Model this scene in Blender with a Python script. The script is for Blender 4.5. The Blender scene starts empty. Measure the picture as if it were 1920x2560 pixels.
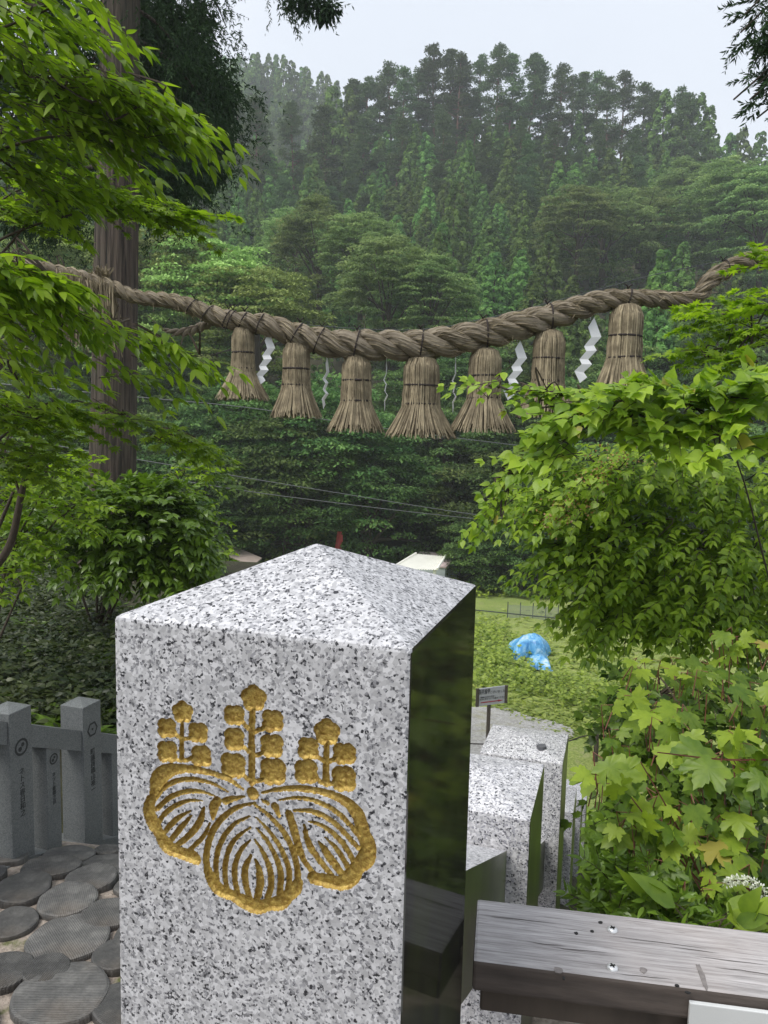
import bpy, bmesh, math, random
import numpy as np
from mathutils import Vector, Matrix
from mathutils.geometry import tessellate_polygon

random.seed(11)
rng = np.random.default_rng(11)
scene = bpy.context.scene
COL = scene.collection
RAD = math.radians

# ---------------------------------------------------------------- camera
CAM_Z = 1.70
PITCH, ROLL, FPX = RAD(6.164), RAD(1.312), 1920.0       # focal length in pixels of a 1920 px wide frame
fw = np.array([0.0, math.cos(PITCH), -math.sin(PITCH)])
_r0 = np.array([1.0, 0.0, 0.0]); _u0 = np.cross(_r0, fw)
rt = math.cos(ROLL) * _r0 + math.sin(ROLL) * _u0
up = -math.sin(ROLL) * _r0 + math.cos(ROLL) * _u0
CAM = np.array([0.0, 0.0, CAM_Z])
cam_data = bpy.data.cameras.new('camera')
cam_data.sensor_fit = 'HORIZONTAL'; cam_data.sensor_width = 36.0; cam_data.lens = 36.0
cam_data.clip_start = 0.02; cam_data.clip_end = 6000
cam = bpy.data.objects.new('camera', cam_data); COL.objects.link(cam)
cam.matrix_world = Matrix(((rt[0], up[0], -fw[0], 0), (rt[1], up[1], -fw[1], 0), (rt[2], up[2], -fw[2], CAM_Z), (0, 0, 0, 1)))
scene.camera = cam

# ---------------------------------------------------------------- sky, sun, exposure
SUN_EL, SUN_AZ = RAD(56), RAD(238)                      # azimuth clockwise from +Y: high, from the left and a little behind
world = bpy.data.worlds.new('World'); scene.world = world; world.use_nodes = True
wt = world.node_tree; wt.nodes.clear()
w_out = wt.nodes.new('ShaderNodeOutputWorld'); w_bg = wt.nodes.new('ShaderNodeBackground')
w_sky = wt.nodes.new('ShaderNodeTexSky'); w_sky.sky_type = 'NISHITA'; w_sky.sun_disc = False
w_sky.sun_elevation = SUN_EL; w_sky.sun_rotation = SUN_AZ; w_sky.air_density = 1.5; w_sky.dust_density = 4.0
w_tc = wt.nodes.new('ShaderNodeTexCoord')
w_no = wt.nodes.new('ShaderNodeTexNoise'); w_no.inputs['Scale'].default_value = 2.2; w_no.inputs['Detail'].default_value = 4; w_no.inputs['Roughness'].default_value = .45
w_rp = wt.nodes.new('ShaderNodeValToRGB')               # the overcast layer: soft, pale grey cloud
w_rp.color_ramp.elements[0].position = .3; w_rp.color_ramp.elements[0].color = (3.55, 3.83, 4.3, 1)
w_rp.color_ramp.elements[1].position = .7; w_rp.color_ramp.elements[1].color = (4.2, 4.4, 4.8, 1)
w_mx = wt.nodes.new('ShaderNodeMix'); w_mx.data_type = 'RGBA'; w_mx.inputs[0].default_value = .93
wt.links.new(w_tc.outputs['Generated'], w_no.inputs['Vector']); wt.links.new(w_no.outputs['Fac'], w_rp.inputs['Fac'])
wt.links.new(w_sky.outputs['Color'], w_mx.inputs[6]); wt.links.new(w_rp.outputs['Color'], w_mx.inputs[7])
wt.links.new(w_mx.outputs[2], w_bg.inputs['Color']); w_bg.inputs['Strength'].default_value = .10
wt.links.new(w_bg.outputs[0], w_out.inputs['Surface'])
sun_data = bpy.data.lights.new('sun', 'SUN'); sun_data.energy = 1.5; sun_data.angle = RAD(30); sun_data.color = (1.0, .97, .92)
sun = bpy.data.objects.new('sun', sun_data); COL.objects.link(sun)
_sd = Vector((math.sin(SUN_AZ) * math.cos(SUN_EL), math.cos(SUN_AZ) * math.cos(SUN_EL), math.sin(SUN_EL)))
sun.rotation_euler = _sd.to_track_quat('Z', 'Y').to_euler(); sun.location = (0, -5, 30)
vs = scene.view_settings
vs.view_transform = 'Standard'; vs.look = 'None'; vs.gamma = 1; vs.use_curve_mapping = False; vs.exposure = 1.2
scene.render.engine = 'CYCLES'
scene.cycles.use_denoising = True
scene.cycles.max_bounces = 7; scene.cycles.diffuse_bounces = 3; scene.cycles.glossy_bounces = 3
scene.cycles.transmission_bounces = 3; scene.cycles.transparent_max_bounces = 8; scene.cycles.volume_bounces = 1
scene.cycles.caustics_reflective = False; scene.cycles.caustics_refractive = False

# ---------------------------------------------------------------- measuring helpers (photo measured at 1659 px width)
K = 1920.0 / 1659.0
def ray(x, y):
    return fw + rt * (x * K - 960) / FPX - up * (y * K - 1280) / FPX
def at(x, y, Y):
    d = ray(x, y); return CAM + d * (Y / d[1])
def atz(x, y, z):
    d = ray(x, y); return CAM + d * ((z - CAM_Z) / d[2])
def onplane(x, y, P0, n):
    d = ray(x, y); return CAM + d * (((P0 - CAM) @ n) / (d @ n))
def px_size(px, Y):
    return px * K * Y / FPX
def project(P):
    v = np.atleast_2d(P) - CAM; d = v @ fw
    d = np.where(np.abs(d) < 1e-6, 1e-6, d)
    return np.stack([(960 + FPX * (v @ rt) / d) / K, (1280 - FPX * (v @ up) / d) / K, d], -1)
YAW = RAD(17.42)                                         # the stone rows and the stairs share these axes
D1 = np.array([math.cos(YAW), -math.sin(YAW), 0.0]); D2 = np.array([math.sin(YAW), math.cos(YAW), 0.0]); UZ = np.array([0, 0, 1.0])
PB = np.array([0.026, 0.6411, 1.5127])                   # right front eave corner of the big pillar

# ---------------------------------------------------------------- object helpers
def tag(o, label=None, cat=None, group=None, kind=None):
    if label: o['label'] = label
    if cat: o['category'] = cat
    if group: o['group'] = group
    if kind: o['kind'] = kind
    return o
def empty(name, loc=(0, 0, 0), label=None, cat=None, group=None):
    o = bpy.data.objects.new(name, None); o.empty_display_size = .2; COL.objects.link(o)
    o.location = tuple(float(v) for v in loc)
    return tag(o, label, cat, group)
def origin(o):
    p = np.zeros(3)
    while o is not None:
        p += np.array(o.location); o = o.parent
    return p
def make_mesh(name, V, F, mats, smooth=False, matidx=None, uv=None, attrs=None):
    """F: an (n,k) int array or a list of such arrays / of tuples."""
    me = bpy.data.meshes.new(name)
    V = np.asarray(V, dtype=np.float32).reshape(-1, 3)
    if isinstance(F, np.ndarray): F = [F]
    if len(F) and not isinstance(F[0], np.ndarray):
        by = {}
        for f in F: by.setdefault(len(f), []).append(f)
        order_ok = matidx is None
        if order_ok: F = [np.array(v, dtype=np.int32) for v in by.values()]
        else:
            me.from_pydata(V.tolist(), [], [list(f) for f in F]); F = None
    if F is not None:
        loops = np.concatenate([f.ravel() for f in F]) if len(F) else np.zeros(0, int)
        tot = np.concatenate([np.full(len(f), f.shape[1]) for f in F]) if len(F) else np.zeros(0, int)
        start = np.concatenate([[0], np.cumsum(tot)[:-1]]) if len(tot) else np.zeros(0, int)
        me.vertices.add(len(V)); me.vertices.foreach_set('co', V.ravel())
        me.loops.add(len(loops)); me.loops.foreach_set('vertex_index', loops.astype(np.int32))
        me.polygons.add(len(tot)); me.polygons.foreach_set('loop_start', start.astype(np.int32)); me.polygons.foreach_set('loop_total', tot.astype(np.int32))
    for m in (mats if isinstance(mats, (list, tuple)) else [mats]): me.materials.append(m)
    n = len(me.polygons)
    if matidx is not None: me.polygons.foreach_set('material_index', np.asarray(matidx, dtype=np.int32))
    me.polygons.foreach_set('use_smooth', np.full(n, bool(smooth)))
    if uv is not None:
        l = me.uv_layers.new(name='UVMap'); li = np.zeros(len(me.loops), np.int32); me.loops.foreach_get('vertex_index', li)
        l.data.foreach_set('uv', np.asarray(uv, np.float32)[li].ravel())
    for k, v in (attrs or {}).items():
        a = me.attributes.new(k, 'FLOAT', 'POINT'); a.data.foreach_set('value', np.asarray(v, np.float32))
    me.update(); me.validate(clean_customdata=False)
    return me
def mk(name, V, F, mats, parent=None, smooth=False, matidx=None, uv=None, attrs=None, world=True):
    V = np.asarray(V, dtype=float).reshape(-1, 3)
    if parent is not None and world: V = V - origin(parent)
    o = bpy.data.objects.new(name, make_mesh(name, V, F, mats, smooth, matidx, uv, attrs)); COL.objects.link(o)
    if parent is not None: o.parent = parent
    return o
def from_bm(name, bm, mats, parent=None, smooth=False):
    me = bpy.data.meshes.new(name); bm.to_mesh(me); bm.free()
    for m in (mats if isinstance(mats, (list, tuple)) else [mats]): me.materials.append(m)
    if smooth: me.polygons.foreach_set('use_smooth', np.ones(len(me.polygons), bool))
    if parent is not None: me.transform(Matrix.Translation(-Vector(origin(parent))))
    o = bpy.data.objects.new(name, me); COL.objects.link(o)
    if parent is not None: o.parent = parent
    return o
def copy_tree(o, parent=None):
    c = o.copy(); COL.objects.link(c); c.parent = parent
    for ch in o.children: copy_tree(ch, c)
    return c
class MB:
    """collects pieces of ONE part"""
    def __init__(s): s.V = []; s.F = []; s.n = 0
    def add(s, V, F):
        V = np.asarray(V, float).reshape(-1, 3)
        s.V.append(V); s.F += [tuple(int(i) + s.n for i in f) for f in F]; s.n += len(V); return s
    def obj(s, name, mat, parent=None, smooth=False): return mk(name, np.concatenate(s.V), s.F, mat, parent, smooth)
def box_vf(c, ax, ay, az, hx, hy, hz):
    c = np.asarray(c, float); V = [c + sx * hx * ax + sy * hy * ay + sz * hz * az for sz in (-1, 1) for sy in (-1, 1) for sx in (-1, 1)]
    return V, [(0, 2, 3, 1), (4, 5, 7, 6), (0, 1, 5, 4), (2, 6, 7, 3), (0, 4, 6, 2), (1, 3, 7, 5)]
X_, Y_ = np.array([1., 0, 0]), np.array([0, 1., 0])
def bevel_box(name, c, ax, ay, az, hx, hy, hz, bev, mat, parent=None, seg=2):
    V, F = box_vf(c, ax, ay, az, hx, hy, hz); bm = bmesh.new(); vs_ = [bm.verts.new(v) for v in V]
    for f in F: bm.faces.new([vs_[i] for i in f])
    bmesh.ops.recalc_face_normals(bm, faces=bm.faces)
    if bev: bmesh.ops.bevel(bm, geom=bm.edges[:], offset=bev, segments=seg, affect='EDGES', profile=.6)
    return from_bm(name, bm, mat, parent)
def norm(v):
    v = np.asarray(v, float); return v / np.maximum(np.linalg.norm(v, axis=-1, keepdims=True), 1e-9)
def tube_vf(P, R, n=6, cap=True):
    P = np.asarray(P, float); m = len(P); R = np.broadcast_to(np.asarray(R, float), (m,))
    T = norm(np.gradient(P, axis=0)); ref = np.array([0, 0, 1.0]) if abs(T[:, 2]).mean() < .9 else np.array([1.0, 0, 0])
    A = norm(np.cross(T, ref)); B = np.cross(T, A); th = np.linspace(0, 2 * np.pi, n, endpoint=False)
    V = (P[:, None] + R[:, None, None] * (np.cos(th)[None, :, None] * A[:, None] + np.sin(th)[None, :, None] * B[:, None])).reshape(-1, 3)
    F = [(i * n + j, i * n + (j + 1) % n, (i + 1) * n + (j + 1) % n, (i + 1) * n + j) for i in range(m - 1) for j in range(n)]
    if cap: F += [tuple(range(n))[::-1], tuple((m - 1) * n + j for j in range(n))]
    return V, F
def smooth_path(P, k=8):
    P = np.asarray(P, float)
    if len(P) < 3: return np.linspace(P[0], P[-1], k + 1)
    Q = np.vstack([2 * P[0] - P[1], P, 2 * P[-1] - P[-2]]); out = []
    for i in range(1, len(Q) - 2):
        a, b, c, d = Q[i - 1], Q[i], Q[i + 1], Q[i + 2]
        for t in np.arange(k) / k:
            out.append(.5 * (2 * b + (c - a) * t + (2 * a - 5 * b + 4 * c - d) * t * t + (3 * b - a - 3 * c + d) * t ** 3))
    out.append(Q[-2]); return np.array(out)

# value noise for shaping
_PERM = rng.random((64, 64, 64))
def vnoise(P, s=1.0):
    Q = np.asarray(P, float) * s; i = np.floor(Q).astype(int); f = Q - i; f = f * f * (3 - 2 * f); r = 0
    for dx in (0, 1):
        for dy in (0, 1):
            for dz in (0, 1):
                w = (f[..., 0] if dx else 1 - f[..., 0]) * (f[..., 1] if dy else 1 - f[..., 1]) * (f[..., 2] if dz else 1 - f[..., 2])
                r = r + w * _PERM[(i[..., 0] + dx) % 64, (i[..., 1] + dy) % 64, (i[..., 2] + dz) % 64]
    return r * 2 - 1

# ---------------------------------------------------------------- materials
class NT:
    def __init__(s, name):
        s.m = bpy.data.materials.new(name); s.m.use_nodes = True; s.t = s.m.node_tree; s.t.nodes.clear()
        s.out = s.t.nodes.new('ShaderNodeOutputMaterial'); s.b = s.t.nodes.new('ShaderNodeBsdfPrincipled'); s.link(s.b.outputs[0], s.out.inputs[0])
    def n(s, typ, **kw):
        nd = s.t.nodes.new('ShaderNode' + typ)
        for k, v in kw.items():
            if k[0] == '_': setattr(nd, k[1:], v)
            else:
                key = int(k[1:]) if k[0] == 'i' and k[1:].isdigit() else k.replace('__', ' ')
                if hasattr(v, 'is_output'): s.link(v, nd.inputs[key])
                else: nd.inputs[key].default_value = v
        return nd
    def link(s, a, b): s.t.links.new(a, b)
    def set(s, **kw):
        for k, v in kw.items():
            k = k.replace('__', ' ')
            if hasattr(v, 'is_output'): s.link(v, s.b.inputs[k])
            else: s.b.inputs[k].default_value = v
        return s
    def coords(s, kind='Object', scale=(1, 1, 1), rot=(0, 0, 0)):
        tc = s.n('TexCoord'); mp = s.n('Mapping', Vector=tc.outputs[kind]); mp.inputs['Scale'].default_value = scale; mp.inputs['Rotation'].default_value = rot
        return mp.outputs[0]
    def noise(s, vec, scale, detail=4, rough=.55, dist=0):
        nd = s.n('TexNoise', Scale=scale, Detail=detail, Roughness=rough, Distortion=dist)
        if vec is not None: s.link(vec, nd.inputs['Vector'])
        return nd.outputs['Fac']
    def ramp(s, fac, *stops, interp='LINEAR'):
        r = s.n('ValToRGB', Fac=fac); e = r.color_ramp.elements; r.color_ramp.interpolation = interp
        while len(e) < len(stops): e.new(.5)
        for el, (p, c) in zip(e, stops): el.position = p; el.color = (*c, 1) if len(c) == 3 else c
        return r.outputs['Color']
    def mix(s, fac, a, b, blend='MIX'):
        m = s.n('Mix', _data_type='RGBA', _blend_type=blend)
        for i, v in ((0, fac), (6, a), (7, b)):
            if hasattr(v, 'is_output'): s.link(v, m.inputs[i])
            else: m.inputs[i].default_value = v if i == 0 else ((*v, 1) if len(v) == 3 else v)
        return m.outputs[2]
    def math(s, op, a, b=0.0, c=None):
        m = s.n('Math', _operation=op)
        for i, v in ((0, a), (1, b), (2, c)):
            if v is None: continue
            if hasattr(v, 'is_output'): s.link(v, m.inputs[i])
            else: m.inputs[i].default_value = v
        return m.outputs[0]
    def bump(s, h, strength=.3, dist=.01):
        b = s.n('Bump', Strength=strength, Distance=dist, Height=h); s.link(b.outputs[0], s.b.inputs['Normal']); return s

def granite(name, light, mid, dark, scale=230.0, stain=None, rough=.42, contrast=1.0, spec=.5):
    t = NT(name); v = t.coords('Object')
    wob = t.n('TexNoise', Vector=v, Scale=scale * .9, Detail=2)
    vv = t.n('VectorMath', _operation='MULTIPLY_ADD'); t.link(wob.outputs['Color'], vv.inputs[0]); vv.inputs[1].default_value = (.9 / scale,) * 3; t.link(v, vv.inputs[2])
    vo = t.n('TexVoronoi', Vector=vv.outputs[0], Scale=scale); rnd = t.n('SeparateColor', Color=vo.outputs['Color'])
    cl = t.noise(v, scale * .28, 3, .6)
    f = t.math('ADD', t.math('MULTIPLY', rnd.outputs[0], .72), t.math('MULTIPLY', cl, .62))
    vo2 = t.n('TexVoronoi', Vector=vv.outputs[0], Scale=scale * .62, Feature=None) if False else t.n('TexVoronoi', Vector=vv.outputs[0], Scale=scale * .55); rnd2 = t.n('SeparateColor', Color=vo2.outputs['Color'])
    fine = t.noise(v, scale * 2.2, 3, .7)
    f = t.math('ADD', t.math('MULTIPLY', f, .80), t.math('MULTIPLY', fine, .26))
    pale = t.mix(rnd2.outputs[1], tuple(c * .62 for c in light), tuple(min(1, c * 1.08) for c in light)); grey = t.mix(rnd2.outputs[2], tuple(c * .6 for c in mid), tuple(c * 1.35 for c in mid))
    col = t.mix(t.ramp(f, (.52, (0, 0, 0)), (.60, (1, 1, 1))), grey, pale)
    col = t.mix(t.ramp(f, (.405, (0, 0, 0)), (.44, (1, 1, 1))), dark, col)
    vm = t.n('TexVoronoi', Vector=vv.outputs[0], Scale=scale * .17); mr = t.n('SeparateColor', Color=vm.outputs['Color']).outputs[0]
    spot = t.math('MULTIPLY', t.math('LESS_THAN', vm.outputs['Distance'], .2), t.math('GREATER_THAN', mr, .972)); col = t.mix(spot, col, dark)
    big = t.noise(v, 9, 3)
    col = t.mix(1.0, col, t.ramp(big, (.3, (.90, .90, .90)), (.7, (1, 1, 1))), 'MULTIPLY')
    if stain:
        st = t.noise(t.coords('Object', (3.0, 3.0, 1.1)), 2.6, 6, .62, .8)
        st2 = t.noise(t.coords('Object', (60, 60, 2.0)), 1.0, 4, .6)
        sc = t.mix(t.ramp(st, (.42, (0, 0, 0)), (.68, (1, 1, 1))), stain[0], stain[1])
        sc = t.mix(.45, sc, t.mix(1.0, sc, t.ramp(st2, (.25, (.25, .25, .25)), (.75, (1.5, 1.5, 1.5))), 'MULTIPLY'))
        col = t.mix(stain[2], col, sc)
    t.set(Base__Color=col, Roughness=rough); t.b.inputs['Specular IOR Level'].default_value = spec
    t.bump(f, .06, .001)
    return t.m
def granite_gloss(name, *a, gloss=.15, **k):
    m = granite(name, *a, **k); nt = m.node_tree; b = [n for n in nt.nodes if n.type == 'BSDF_PRINCIPLED'][0]; o = [n for n in nt.nodes if n.type == 'OUTPUT_MATERIAL'][0]
    b.inputs['Specular IOR Level'].default_value = 0; b.inputs['Roughness'].default_value = .9
    g = nt.nodes.new('ShaderNodeBsdfGlossy'); g.inputs['Roughness'].default_value = .07; g.inputs['Color'].default_value = (.9, .9, .88, 1); x = nt.nodes.new('ShaderNodeMixShader'); x.inputs[0].default_value = gloss
    nt.links.new(b.outputs[0], x.inputs[1]); nt.links.new(g.outputs[0], x.inputs[2]); nt.links.new(x.outputs[0], o.inputs[0]); return m
M = {}
M['granite'] = granite('granite_polished', (.60, .595, .61), (.25, .25, .265), (.025, .025, .03), 410, rough=.5)
M['granite_side'] = granite_gloss('granite_side_algae_shade', (.20, .20, .18), (.10, .10, .09), (.02, .02, .02), 330, stain=((.012, .011, .009), (.036, .043, .013), .92), rough=.13, spec=.45)  # algae stain, plus the shadow on this face darkened into the colour
M['granite_far'] = granite('granite_pale', (.68, .67, .68), (.30, .30, .33), (.035, .035, .04), 260, rough=.55)
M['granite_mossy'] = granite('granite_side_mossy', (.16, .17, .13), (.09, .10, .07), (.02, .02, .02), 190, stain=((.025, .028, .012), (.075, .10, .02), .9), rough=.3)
M['granite_grey'] = granite('granite_fine_grey', (.17, .18, .18), (.125, .135, .135), (.07, .078, .078), 520, rough=.65)
def simple(name, col, rough=.7, vary=.25, scale=30, metallic=0, bump=.2, bd=.003, space='Object', stretch=(1, 1, 1)):
    t = NT(name); n_ = t.noise(t.coords(space, stretch), scale, 5, .6)
    t.set(Base__Color=t.ramp(n_, (.25, tuple(c * (1 - vary) for c in col)), (.75, tuple(min(1, c * (1 + vary)) for c in col))), Roughness=rough, Metallic=metallic)
    if bump: t.bump(n_, bump, bd)
    return t.m
def gold():
    t = NT('gold_paint'); v = t.coords('Object'); n1 = t.noise(v, 260, 4, .65); n2 = t.noise(v, 60, 3)
    col = t.mix(n2, (.35, .235, .044), (.58, .42, .115))
    col = t.mix(t.ramp(n1, (.35, (1, 1, 1)), (.6, (0, 0, 0))), col, (.24, .14, .025))
    t.set(Base__Color=col, Metallic=.4, Roughness=t.ramp(n1, (.3, (.5,) * 3), (.7, (.3,) * 3))); t.bump(n1, .75, .0022); return t.m
M['gold'] = gold()
def straw(name, a, b, c, uvs=(6, 40, 1)):
    t = NT(name); n1 = t.noise(t.coords('UV', uvs), 1.0, 5, .7); n2 = t.noise(t.coords('Object'), 14, 3)
    g = t.n('NewGeometry'); isl = g.outputs['Random Per Island']
    col = t.ramp(n1, (.28, c), (.45, b), (.68, a)); col = t.mix(t.math('MULTIPLY', isl, .85), col, t.mix(isl, c, a)); col = t.mix(t.ramp(n2, (.42, (0, 0, 0)), (.68, (.75,) * 3)), col, t.mix(.5, b, c))
    t.set(Base__Color=col, Roughness=.85); t.bump(n1, .6, .004); return t.m
M['straw'] = straw('straw_rope', (.36, .305, .225), (.18, .148, .105), (.035, .027, .018), (7, 46, 1))
M['straw_tassel'] = straw('straw_tassel', (.46, .385, .25), (.20, .16, .098), (.04, .03, .018), (3, 3, 1))
M['cord'] = simple('dark_cord', (.022, .014, .012), .8)
M['paper'] = simple('white_paper', (.82, .83, .85), .6, .03, 20, bump=0)
def wood_rail():
    t = NT('weathered_wood'); v = t.coords('Object', (3, 42, 42), (0, 0, YAW - RAD(8.5)))
    tc = t.n('TexCoord'); mp = t.n('Mapping', Vector=tc.outputs['Object']); mp.inputs['Rotation'].default_value = (0, 0, YAW - RAD(8.5)); mp2 = t.n('Mapping', Vector=mp.outputs[0]); mp2.inputs['Scale'].default_value = (6, 120, 120)
    n1 = t.noise(mp2.outputs[0], 1.6, 7, .68, .6); mp3 = t.n('Mapping', Vector=mp.outputs[0]); mp3.inputs['Scale'].default_value = (14, 420, 420); n2 = t.noise(mp3.outputs[0], 1, 4, .6)
    big = t.noise(t.coords('Object'), 6, 4)
    col = t.ramp(n1, (.3, (.19, .175, .17)), (.5, (.36, .34, .335)), (.7, (.52, .495, .49)))
    col = t.mix(t.ramp(big, (.45, (0, 0, 0)), (.75, (.4, .4, .4))), col, (.47, .40, .36))
    col = t.mix(t.ramp(n2, (.30, (.9,) * 3), (.40, (0, 0, 0))), col, (.15, .135, .13))
    t.set(Base__Color=col, Roughness=.75); t.bump(t.math('ADD', n1, t.math('MULTIPLY', n2, .5)), .35, .0025); return t.m
M['wood'] = wood_rail()
M['wood_dark'] = simple('dark_wood', (.075, .058, .045), .7, .4, 3, bump=.5, stretch=(6, 6, 1))
M['screw'] = simple('screw_metal', (.75, .75, .74), .35, .05, 50, metallic=.6, bump=0)
M['black'] = simple('black_recess', (.012, .011, .01), .8, .2, 40, bump=0)
def paving():
    t = NT('round_paver'); oi = t.n('ObjectInfo'); tc = t.n('TexCoord')
    mp = t.n('Mapping', Vector=tc.outputs['Object']); cr = t.n('CombineXYZ'); t.link(t.math('MULTIPLY', oi.outputs['Random'], 6.28), cr.inputs[2]); t.link(cr.outputs[0], mp.inputs['Rotation'])
    wv = t.n('TexWave', Vector=mp.outputs[0], Scale=48, Distortion=.6, Detail=1); n1 = t.noise(tc.outputs['Object'], 22, 6, .65); n2 = t.noise(tc.outputs['Object'], 5, 4)
    col = t.ramp(n1, (.25, (.04, .04, .039)), (.5, (.085, .083, .079)), (.8, (.17, .165, .155)))
    col = t.mix(t.ramp(n2, (.5, (0, 0, 0)), (.8, (.55, .55, .55))), col, (.11, .075, .045))
    rv = t.math('MULTIPLY_ADD', oi.outputs['Random'], .7, .65); cv = t.n('CombineXYZ'); [t.link(rv, cv.inputs[i]) for i in range(3)]
    col = t.mix(1.0, col, cv.outputs[0], 'MULTIPLY')
    col = t.mix(t.ramp(wv.outputs['Fac'], (.0, (.2, .2, .2)), (.35, (0, 0, 0))), col, (.02, .02, .02))
    t.set(Base__Color=col, Roughness=.62)
    t.bump(t.math('ADD', t.math('MULTIPLY', wv.outputs['Fac'], .35), n1), .5, .006); return t.m
M['paver'] = paving()
def mortar():
    t = NT('mortar_ground'); v = t.coords('Object'); n1 = t.noise(v, 30, 6, .65); n2 = t.noise(v, 7, 5, .6)
    col = t.ramp(n1, (.3, (.13, .105, .085)), (.55, (.36, .30, .25)), (.8, (.50, .44, .38)))
    col = t.mix(t.ramp(n2, (.56, (0, 0, 0)), (.66, (.9, .9, .9))), col, (.085, .10, .02))
    t.set(Base__Color=col, Roughness=.9).bump(n1, .8, .02); return t.m
M['mortar'] = mortar()
def bark(name, a, b, c, sc=(38, 38, 1.5), bd=.04):
    t = NT(name); v = t.coords('Object', sc); n1 = t.noise(v, 1.0, 6, .62, .4); n2 = t.noise(t.coords('Object'), 1.4, 4)
    col = t.ramp(n1, (.36, c), (.47, b), (.60, a)); col = t.mix(t.ramp(n2, (.45, (0, 0, 0)), (.75, (.55,) * 3)), col, (.055, .06, .035))
    t.set(Base__Color=col, Roughness=.9).bump(n1, .9, bd); return t.m
M['bark'] = bark('cedar_bark', (.115, .086, .064), (.055, .039, .029), (.013, .009, .007))
M['twig'] = simple('twig_bark', (.055, .040, .026), .85, .4, 40)
M['red_twig'] = simple('red_stem', (.15, .05, .03), .6, .3, 30)
M['pine_bark'] = simple('pine_bark', (.20, .115, .085), .9, .4, 3, bump=.5, bd=.05)
def leaf(name, a, b, transl=.38, rough=.42, obj_w=.5, back=None, spec=.4, tip=None):
    """colour between a and b, chosen leaf by leaf"""
    t = NT(name); oi = t.n('ObjectInfo'); g = t.n('NewGeometry')
    r = t.math('FRACT', t.math('ADD', t.math('MULTIPLY', oi.outputs['Random'], 7.31), g.outputs['Random Per Island']))
    n1 = t.noise(t.coords('Object'), 2.0, 3); f = t.math('ADD', t.math('MULTIPLY', r, .7), t.math('MULTIPLY_ADD', n1, .9, -.28))
    col = t.ramp(f, (.1, a), (.85, b))
    if tip: col = t.mix(t.ramp(r, (.982, (0, 0, 0)), (.987, (.8, .8, .8))), col, tip)
    t.set(Base__Color=col, Roughness=rough); t.b.inputs['Specular IOR Level'].default_value = spec
    tr = t.n('BsdfTranslucent'); t.link(t.mix(1.0, col, (1.15, 1.25, .55), 'MULTIPLY'), tr.inputs['Color'])
    ms = t.n('MixShader', Fac=transl); t.link(t.b.outputs[0], ms.inputs[1]); t.link(tr.outputs[0], ms.inputs[2]); t.link(ms.outputs[0], t.out.inputs[0])
    return t.m
M['leaf_left'] = leaf('leaf_mid_green', (.09, .165, .014), (.27, .39, .03), .58)
M['leaf_left_b'] = leaf('leaf_fresh_green', (.11, .20, .014), (.31, .45, .03), .58)
M['leaf_shrub'] = leaf('leaf_glossy_dark', (.05, .10, .014), (.17, .28, .03), .35, .32, spec=.5)
M['leaf_back'] = leaf('leaf_back_light', (.07, .14, .025), (.22, .32, .07), .4)
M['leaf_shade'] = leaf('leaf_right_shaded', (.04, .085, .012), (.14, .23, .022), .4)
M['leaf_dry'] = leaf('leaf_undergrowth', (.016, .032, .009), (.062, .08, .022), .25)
M['leaf_lime'] = leaf('leaf_lime', (.14, .26, .018), (.34, .48, .035), .42, tip=(.34, .27, .06))
M['leaf_right'] = leaf('leaf_right_mid', (.09, .175, .014), (.32, .46, .035), .5)
M['leaf_lobed'] = leaf('leaf_lobed_light', (.09, .17, .018), (.34, .45, .045), .45, tip=(.42, .30, .08))
M['leaf_field'] = leaf('field_weed', (.13, .20, .03), (.38, .47, .08), .42)
M['grass'] = leaf('grass_blade', (.16, .23, .04), (.38, .44, .10), .4)
M['cedar'] = leaf('cedar_needles', (.014, .038, .014), (.04, .085, .026), .15, .6, spec=.2)
def canopy(name, a, b, c, transl=.2):
    """far tree crown: hue chosen by tree and by clump"""
    t = NT(name); oi = t.n('ObjectInfo'); at_ = t.n('Attribute', _attribute_name='tint'); g = t.n('NewGeometry')
    f = t.math('ADD', t.math('MULTIPLY', at_.outputs['Fac'], .55), t.math('MULTIPLY', g.outputs['Random Per Island'], .45))
    col = t.ramp(f, (.1, a), (.55, b), (.95, c))
    hs = t.n('HueSaturation', Color=col); t.link(t.math('MULTIPLY_ADD', oi.outputs['Random'], .05, .475), hs.inputs['Hue']); t.link(t.math('MULTIPLY_ADD', oi.outputs['Random'], .7, .65), hs.inputs['Value'])
    t.set(Base__Color=hs.outputs[0], Roughness=.7); t.b.inputs['Specular IOR Level'].default_value = .15
    tr = t.n('BsdfTranslucent', Color=hs.outputs[0]); ms = t.n('MixShader', Fac=transl); t.link(t.b.outputs[0], ms.inputs[1]); t.link(tr.outputs[0], ms.inputs[2]); t.link(ms.outputs[0], t.out.inputs[0])
    return t.m
M['c_cedar'] = canopy('crown_cedar', (.055, .12, .032), (.145, .255, .062), (.27, .43, .10), .42)
M['c_pine'] = canopy('crown_pine', (.065, .115, .045), (.125, .195, .078), (.20, .28, .105))
M['c_broad'] = canopy('crown_broadleaf', (.10, .18, .06), (.225, .33, .11), (.35, .46, .16), .45)
M['c_pale'] = canopy('crown_pale', (.15, .24, .06), (.31, .43, .12), (.46, .58, .19), .3)
M['c_dark'] = canopy('crown_dark', (.04, .085, .026), (.115, .195, .055), (.225, .325, .09), .4)
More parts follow.
